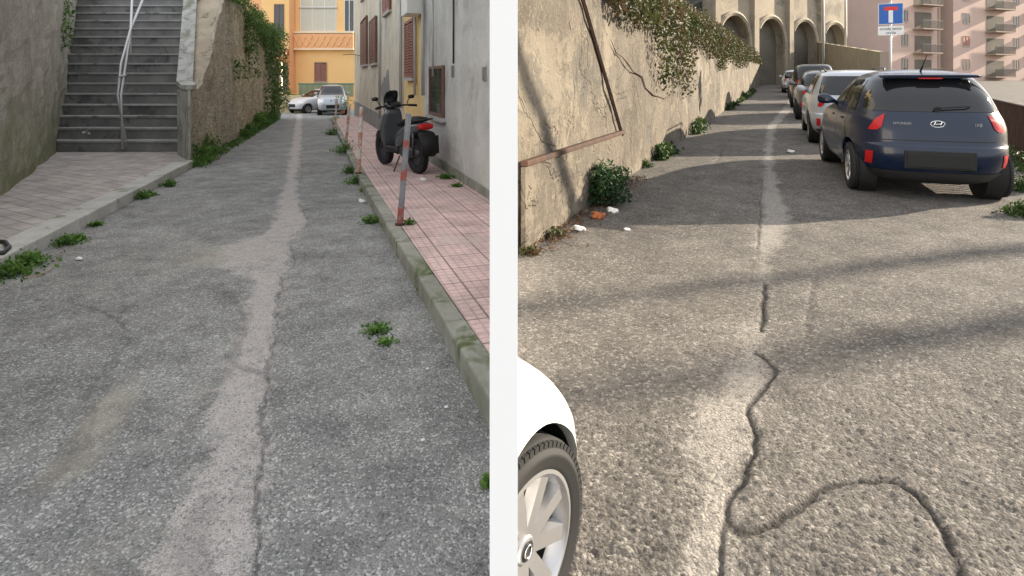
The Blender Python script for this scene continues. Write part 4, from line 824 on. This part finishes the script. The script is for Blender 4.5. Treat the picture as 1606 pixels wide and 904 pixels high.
sc(MB().sweep([(0,.99,.98,.03,.03),(0,1.04,1.0,.09,.05),(0,.98,1.06,.1,.05)],16),'headlight','lampw')
sc(MB().tube([(-.36,.70,1.06),(-.22,.8,1.07),(.22,.8,1.07),(.36,.70,1.06)],.015,8).tube([(-.38,.68,1.055),(-.26,.77,1.067)],.022,10).tube([(.38,.68,1.055),(.26,.77,1.067)],.022,10),'handlebar','black')
for s in (1,-1):
    sc(MB().tube([(s*.24,.79,1.08),(s*.28,.82,1.15),(s*.32,.82,1.19)],.008,6),'mirror_stalk','dark')
    sc(MB().sweep([(s*.34,.80,1.21,.06,.035),(s*.34,.84,1.21,.05,.03)],14),'mirror','dark')
    sc(MB().tube([(s*.07,1.02,.75),(s*.07,1.28,.30)],.02,8),'fork_leg','alloyd')
    sc(MB().tube([(s*.09,-.02,.30),(s*.11,-.1,.68)],.022,8),'shock_absorber','alloyd')
sc(MB().sweep([(0,1.02,.50,.06,.02),(0,1.15,.60,.07,.022),(0,1.3,.63,.07,.022),(0,1.45,.58,.06,.02),(0,1.55,.49,.05,.015)],14),'front_mudguard','blackp')
sc(MB().sweep([(0,-.12,.34,.05,.05),(0,.1,.33,.10,.10),(0,.35,.33,.13,.13),(0,.55,.35,.1,.08)],16),'engine','alloyd')
sc(MB().sweep([(.15,-.32,.36,.04,.045),(.15,-.25,.35,.06,.07),(.14,.1,.31,.06,.065),(.12,.35,.28,.03,.03)],14),'exhaust','dark')
sc(MB().sweep([(0,-.42,.46,.10,.08),(0,-.38,.60,.15,.11),(0,-.30,.66,.13,.06)],14),'rear_mudguard','black')
sc(MB().prism([(-.15,-.46),(.15,-.46),(.15,-.43),(-.15,-.43)],.36,.64),'number_plate','black')
sc(MB().tube([(-.1,.45,.25),(-.26,.38,-.0)],.012,6),'side_stand','dark')
sc(MB().sweep([(0,.92,1.10,.12,.05),(0,.93,1.16,.13,.035),(0,.90,1.24,.13,.02),(0,.85,1.31,.11,.012),(0,.82,1.34,.06,.006)],18,'z'),'windscreen','cglass')
# ---------------------------------------------------------------- RIGHT far: arches
A0=Vector((20.6,54,0)); A1=Vector((37.,64,0)); dA=(A1-A0).normalized(); nA=Vector((dA.y,-dA.x,0))
FA=Matrix(((dA.x,nA.x,0,A0.x),(dA.y,nA.y,0,A0.y),(0,0,1,0),(0,0,0,1)))
ar=top('arched_retaining_wall','tall pale concrete retaining wall with rows of blind arches','wall',A0)
def tier(z0,zs,z1,bay,n,off,dep,FA):
    m=MB(); rec=MB(); 
    for i in range(n):
        a=off+i*bay; p=.4; b0,b1=a+p,a+bay-p; c=(b0+b1)/2; r=(b1-b0)/2
        arc=[(c-r*math.cos(t),zs+r*1.15*math.sin(t)) for t in np.linspace(0,math.pi,17)]
        out=[(b0,z0)]+arc+[(b1,z0)]
        vs=[];fs=[]
        m.box(a,b0,-dep,0,z0,zs,FA); m.box(b1,a+bay,-dep,0,z0,zs,FA)
        m.box(a-.35,a+.35,-dep,.5,z0,z1+3,FA)
        top_=[(x,z1) for x,_ in arc]; k=len(arc)
        for d in (0,-dep): vs+=[(x,d,z) for x,z in arc]+[(x,d,z) for x,z in top_]
        for j in range(k-1): fs+=[(j,j+1,k+j+1,k+j),(2*k+j,2*k+j+1,j+1,j)]
        m.add(vs,fs,FA)
        m.add([(a,0,zs),(b0,0,zs),(b0,0,z1),(a,0,z1)],[(0,1,2,3)],FA); m.add([(b1,0,zs),(a+bay,0,zs),(a+bay,0,z1),(b1,0,z1)],[(0,1,2,3)],FA)
        rec.box(a,a+bay,-dep-.3,-dep,z0,z1,FA)
        m.tube([(x,.06,z) for x,z in out],.26,6,FA)
    m.obj('arcade',M['arch'],ar); rec.obj('recess',M['archdark'],ar)
tier(-.5,5.0,11.,5.6,4,-2.4,1.,FA)
tier(11.,16.0,21,5.6,4,-2.4,.9,FA@Matrix.Translation((0,-.6,0)))
m=MB(); vs=[]; n=22
for i in range(n):
    for j in range(24):
        x=17+i*1.6; t=j/23; z=-1+t*24; y=76+t*10+ (nz(x,z,.3,71)-.5)*5+(nz(x,z,1.1,72)-.5)*3; vs.append((x+ (nz(x,z,.5,73)-.5)*1,y,z))
m.add(vs,[(i*24+j,(i+1)*24+j,(i+1)*24+j+1,i*24+j+1) for i in range(n-1) for j in range(23)]).obj('hillside',M['rock'],kind='structure',label='dark rocky hillside behind the street')
def XY(px,Y): return Vector(((px-CX)/F*Y,Y,0))
def longwall(p0,p1,z0,z1a,z1b,t,name,mat,label,cat,ribs=0,ribmat=None):
    d=(p1-p0).normalized(); n_=Vector((-d.y,d.x,0)); L=(p1-p0).length; r=top(name,label,cat,p0)
    P=[p0,p1,p1+n_*t,p0+n_*t]; MB().prism([(q.x,q.y) for q in P],z0,[z1a,z1b,z1b,z1a]).obj('panel',M[mat],r)
    for i in range(ribs):
        q=p0+d*(L*i/ribs); zt=z1a+(z1b-z1a)*i/ribs; MB().box(-.05,.05,-.04,t+.04,z0,zt+.03,Matrix.Translation(q)@Matrix(((d.x,n_.x,0,0),(d.y,n_.y,0,0),(0,0,1,0),(0,0,0,1)))).obj('rib',M[ribmat or mat],r)
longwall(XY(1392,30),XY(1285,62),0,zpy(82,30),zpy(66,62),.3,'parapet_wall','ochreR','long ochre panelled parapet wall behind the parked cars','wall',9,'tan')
YA=73.; AP=Vector(((1398-CX)/F*YA,YA,-2)); dA2=Vector((.93,.37,0)).normalized(); nA2=Vector((dA2.y,-dA2.x,0))
FB2=Matrix(((dA2.x,nA2.x,0,AP.x),(dA2.y,nA2.y,0,AP.y),(0,0,1,0),(0,0,0,1)))
ap=top('apartment_building','pink multi-storey apartment building with balconies and dark windows','apartment building',AP)
MB().box(0,9.2,-10,0,-2,20,FB2).obj('wall',M['pinkb'],ap); MB().box(9.2,11.2,-10,-1.0,-2,20,FB2).obj('wall',M['tan'],ap); MB().box(11.2,34,-10,.6,-2,20,FB2).obj('wall',M['pinkb'],ap)
MB().box(9.0,9.4,-1.,.1,-2,20,FB2).obj('pilaster',M['tan'],ap)
def apwin(a0,a1,z0,z1,off=0,fr_='brownw',mat='glass'):
    return window(FB2@Matrix.Translation((0,off,0)),a0,a1,z0,z1,ap,frame=fr_,pane=mat)
def balc(a0,a1,z,off):
    FF=FB2@Matrix.Translation((0,off,0)); b=MB().box(a0,a1,.0,1.3,z-.15,z,FF).obj('balcony',M['tan'],ap)
    MB().box(a0+.3,a1-.3,.01,.03,z+.02,z+2.2,FF).obj('balcony_door',M['archdark'],b)
    m=MB(); k=int((a1-a0)/.16)
    for i in range(k+1): x=a0+(a1-a0)*i/k; m.box(x-.02,x+.02,1.24,1.28,z,z+1.0,FF)
    m.box(a0,a1,1.23,1.29,z+1.0,z+1.06,FF).obj('railing',M['dark'],b)
for k in range(-1,5):
    z=1.9+3.1*k
    apwin(1.9,3.1,z+.9,z+2.3); balc(4.1,8.0,z,0); apwin(13.2,14.6,z+1.0,z+2.4,.6,'shut','shut' if k%2 else 'glass'); balc(18.,22.5,z,.6)
    apwin(24.5,25.7,z+1,z+2.4,.6); balc(27.5,32.,z,.6)
# ---------------------------------------------------------------- sign
Ys=16.9; sx=(1397-CX)/F*Ys; sg=top('street_sign','blue dead-end road sign with white text panel on a steel pole','sign',(sx,Ys,Ys/60),(0,0,-math.atan(.5)))
def sz(py): return zpy(py,Ys)-Ys/60
MB().tube([(0,.035,-.1),(0,.035,sz(4)+.05)],.028,12).obj('pole',M['steel'],sg,True,world=False)
zc=sz(22); h=.31
MB().prism([(-h,-.0),(h,0),(h,.012),(-h,.012)],zc-h,zc+h).obj('sign_panel',M['signw'],sg,world=False)
MB().prism([(-h+.015,-.004),(h-.015,-.004),(h-.015,-.001),(-h+.015,-.001)],zc-h+.015,zc+h-.015).obj('blue_field',M['blue'],sg,world=False)
MB().box(-.055,.055,-.009,-.005,zc-h+.05,zc+.10).obj('white_bar',M['signw'],sg,world=False)
MB().box(-.17,.17,-.009,-.005,zc+.10,zc+.21).obj('red_bar',M['signred'],sg,world=False)
zp=sz(48); MB().box(-.32,.32,-.002,.012,zp-.14,zp+.13).obj('text_panel',M['signw'],sg,world=False)
text('strada senza',.11,(0,-.005,zp+.05),(math.pi/2,0,0),M['black'],sg,.001); text('uscita',.11,(0,-.005,zp-.065),(math.pi/2,0,0),M['black'],sg,.001)
for px,Y,h in ((1291,38,9),(1326,48,10)):
    q=XY(px,Y); o=top('lamp_post','slim grey steel lamp post beside the street','lamp post',(q.x,q.y,Y/60),group='slim lamp posts')
    MB().tube([(0,0,-.1),(0,0,h),(-.3,-.1,h+.3),(-1.2,-.4,h+.4)],[.09,.06,.05,.04],10).obj('pole',M['steel'],o,True,world=False)
    MB().sweep([(-1.1,-.5,h+.38,.1,.05),(-1.3,-.2,h+.38,.12,.06)],10).obj('lamp_head',M['steel'],o,world=False)
fn=top('railing_fence','rusty vertical-bar railing beside the parked cars','fence',(8,8.3,.1)); m=MB()
p0=Vector((6.95,7.4,.12)); p1=Vector((11.4,14.7,.25)); L=(p1-p0).length; d=(p1-p0).normalized(); k=70
for i in range(k): q=p0+d*(L*i/k); m.box(q.x-.01,q.x+.01,q.y-.01,q.y+.01,q.z,q.z+.95)
m.obj('bars',M['rust'],fn); MB().tube([p0+Vector((0,0,.95)),p1+Vector((0,0,.95))],.018,6).tube([p0+Vector((0,0,.15)),p1+Vector((0,0,.15))],.018,6).obj('rails',M['rust'],fn)
pts=[]
for _ in range(2500):
    t=random.random(); q=p0+(p1-p0)*t*.7-Vector((.2,.4,0))*random.random(); pts.append((q.x+random.gauss(0,.1),q.y+random.gauss(0,.1),q.z+random.random()**2*.3))
leaves('verge_grass',pts,.03,M['ivyR'],kind='stuff',label='green verge grass below the railing')
for (px,py,r,h) in [(1606,338,.2,.2),(1606,300,.2,.22)]: weed(px,py,'R',r,h,400,60,'ivyR',label='grass tuft at the edge of the street')
for (x,y,h,r) in ((27.,10.3,12.,.16),(24.5,10.6,12.,.13)):  # poles out of view, added for soft shadow bands across the road
    o=top('shadow_pole','tall wooden pole added out of view to cast a road shadow','pole',(x,y,y/60),group='unseen shadow-casting poles'); MB().tube([(0,0,-.1),(0,0,h)],[r,r*.8],12).obj('pole',M['wood'],o,True,world=False)
o=top('shadow_bar','slanting timber bar added out of view to shadow the concrete wall','pole',(10.77,10.5,.1)); MB().tube([(10.77,10.5,.1),(8.8,6.27,6.67)],.08,10).obj('bar',M['wood'],o)  # unseen bar, added and angled for a diagonal shadow on the wall
# ---------------------------------------------------------------- light & camera
w=bpy.data.worlds.new('World'); scene.world=w; w.use_nodes=True; nt=w.node_tree; bg=nt.nodes['Background']
sky=nt.nodes.new('ShaderNodeTexSky'); sky.sky_type='NISHITA'; sky.sun_disc=False
EL=math.radians(18); dirs=Vector((.96,.275,0)).normalized(); az=math.atan2(dirs.x,dirs.y)
sky.sun_elevation=EL; sky.sun_rotation=az; sky.air_density=1.; sky.dust_density=.6; sky.ozone_density=.8
mx=nt.nodes.new('ShaderNodeMix'); mx.data_type='RGBA'; mx.inputs[0].default_value=.94; mx.inputs[7].default_value=(1.06,1.06,1.075,1)
nt.links.new(sky.outputs[0],mx.inputs[6]); nt.links.new(mx.outputs[2],bg.inputs[0]); bg.inputs[1].default_value=1.36
sl=bpy.data.lights.new('sun','SUN'); sl.energy=15.; sl.angle=math.radians(.6); sl.color=(1,.86,.67); so=bpy.data.objects.new('sun',sl); scene.collection.objects.link(so)
ds=Vector((dirs.x*math.cos(EL),dirs.y*math.cos(EL),math.sin(EL))); so.rotation_euler=ds.to_track_quat('Z','Y').to_euler()
cam=bpy.data.cameras.new('camera'); cam.sensor_width=36; cam.lens=F/1606*36; cam.shift_y=-(452-HC)/1606; cam.clip_start=.05; cam.clip_end=600
co=bpy.data.objects.new('camera',cam); scene.collection.objects.link(co); co.location=(0,0,EYE); co.rotation_euler=(math.pi/2,0,0); scene.camera=co
scene.view_settings.view_transform='Standard'; scene.view_settings.look='None'; scene.view_settings.exposure=0
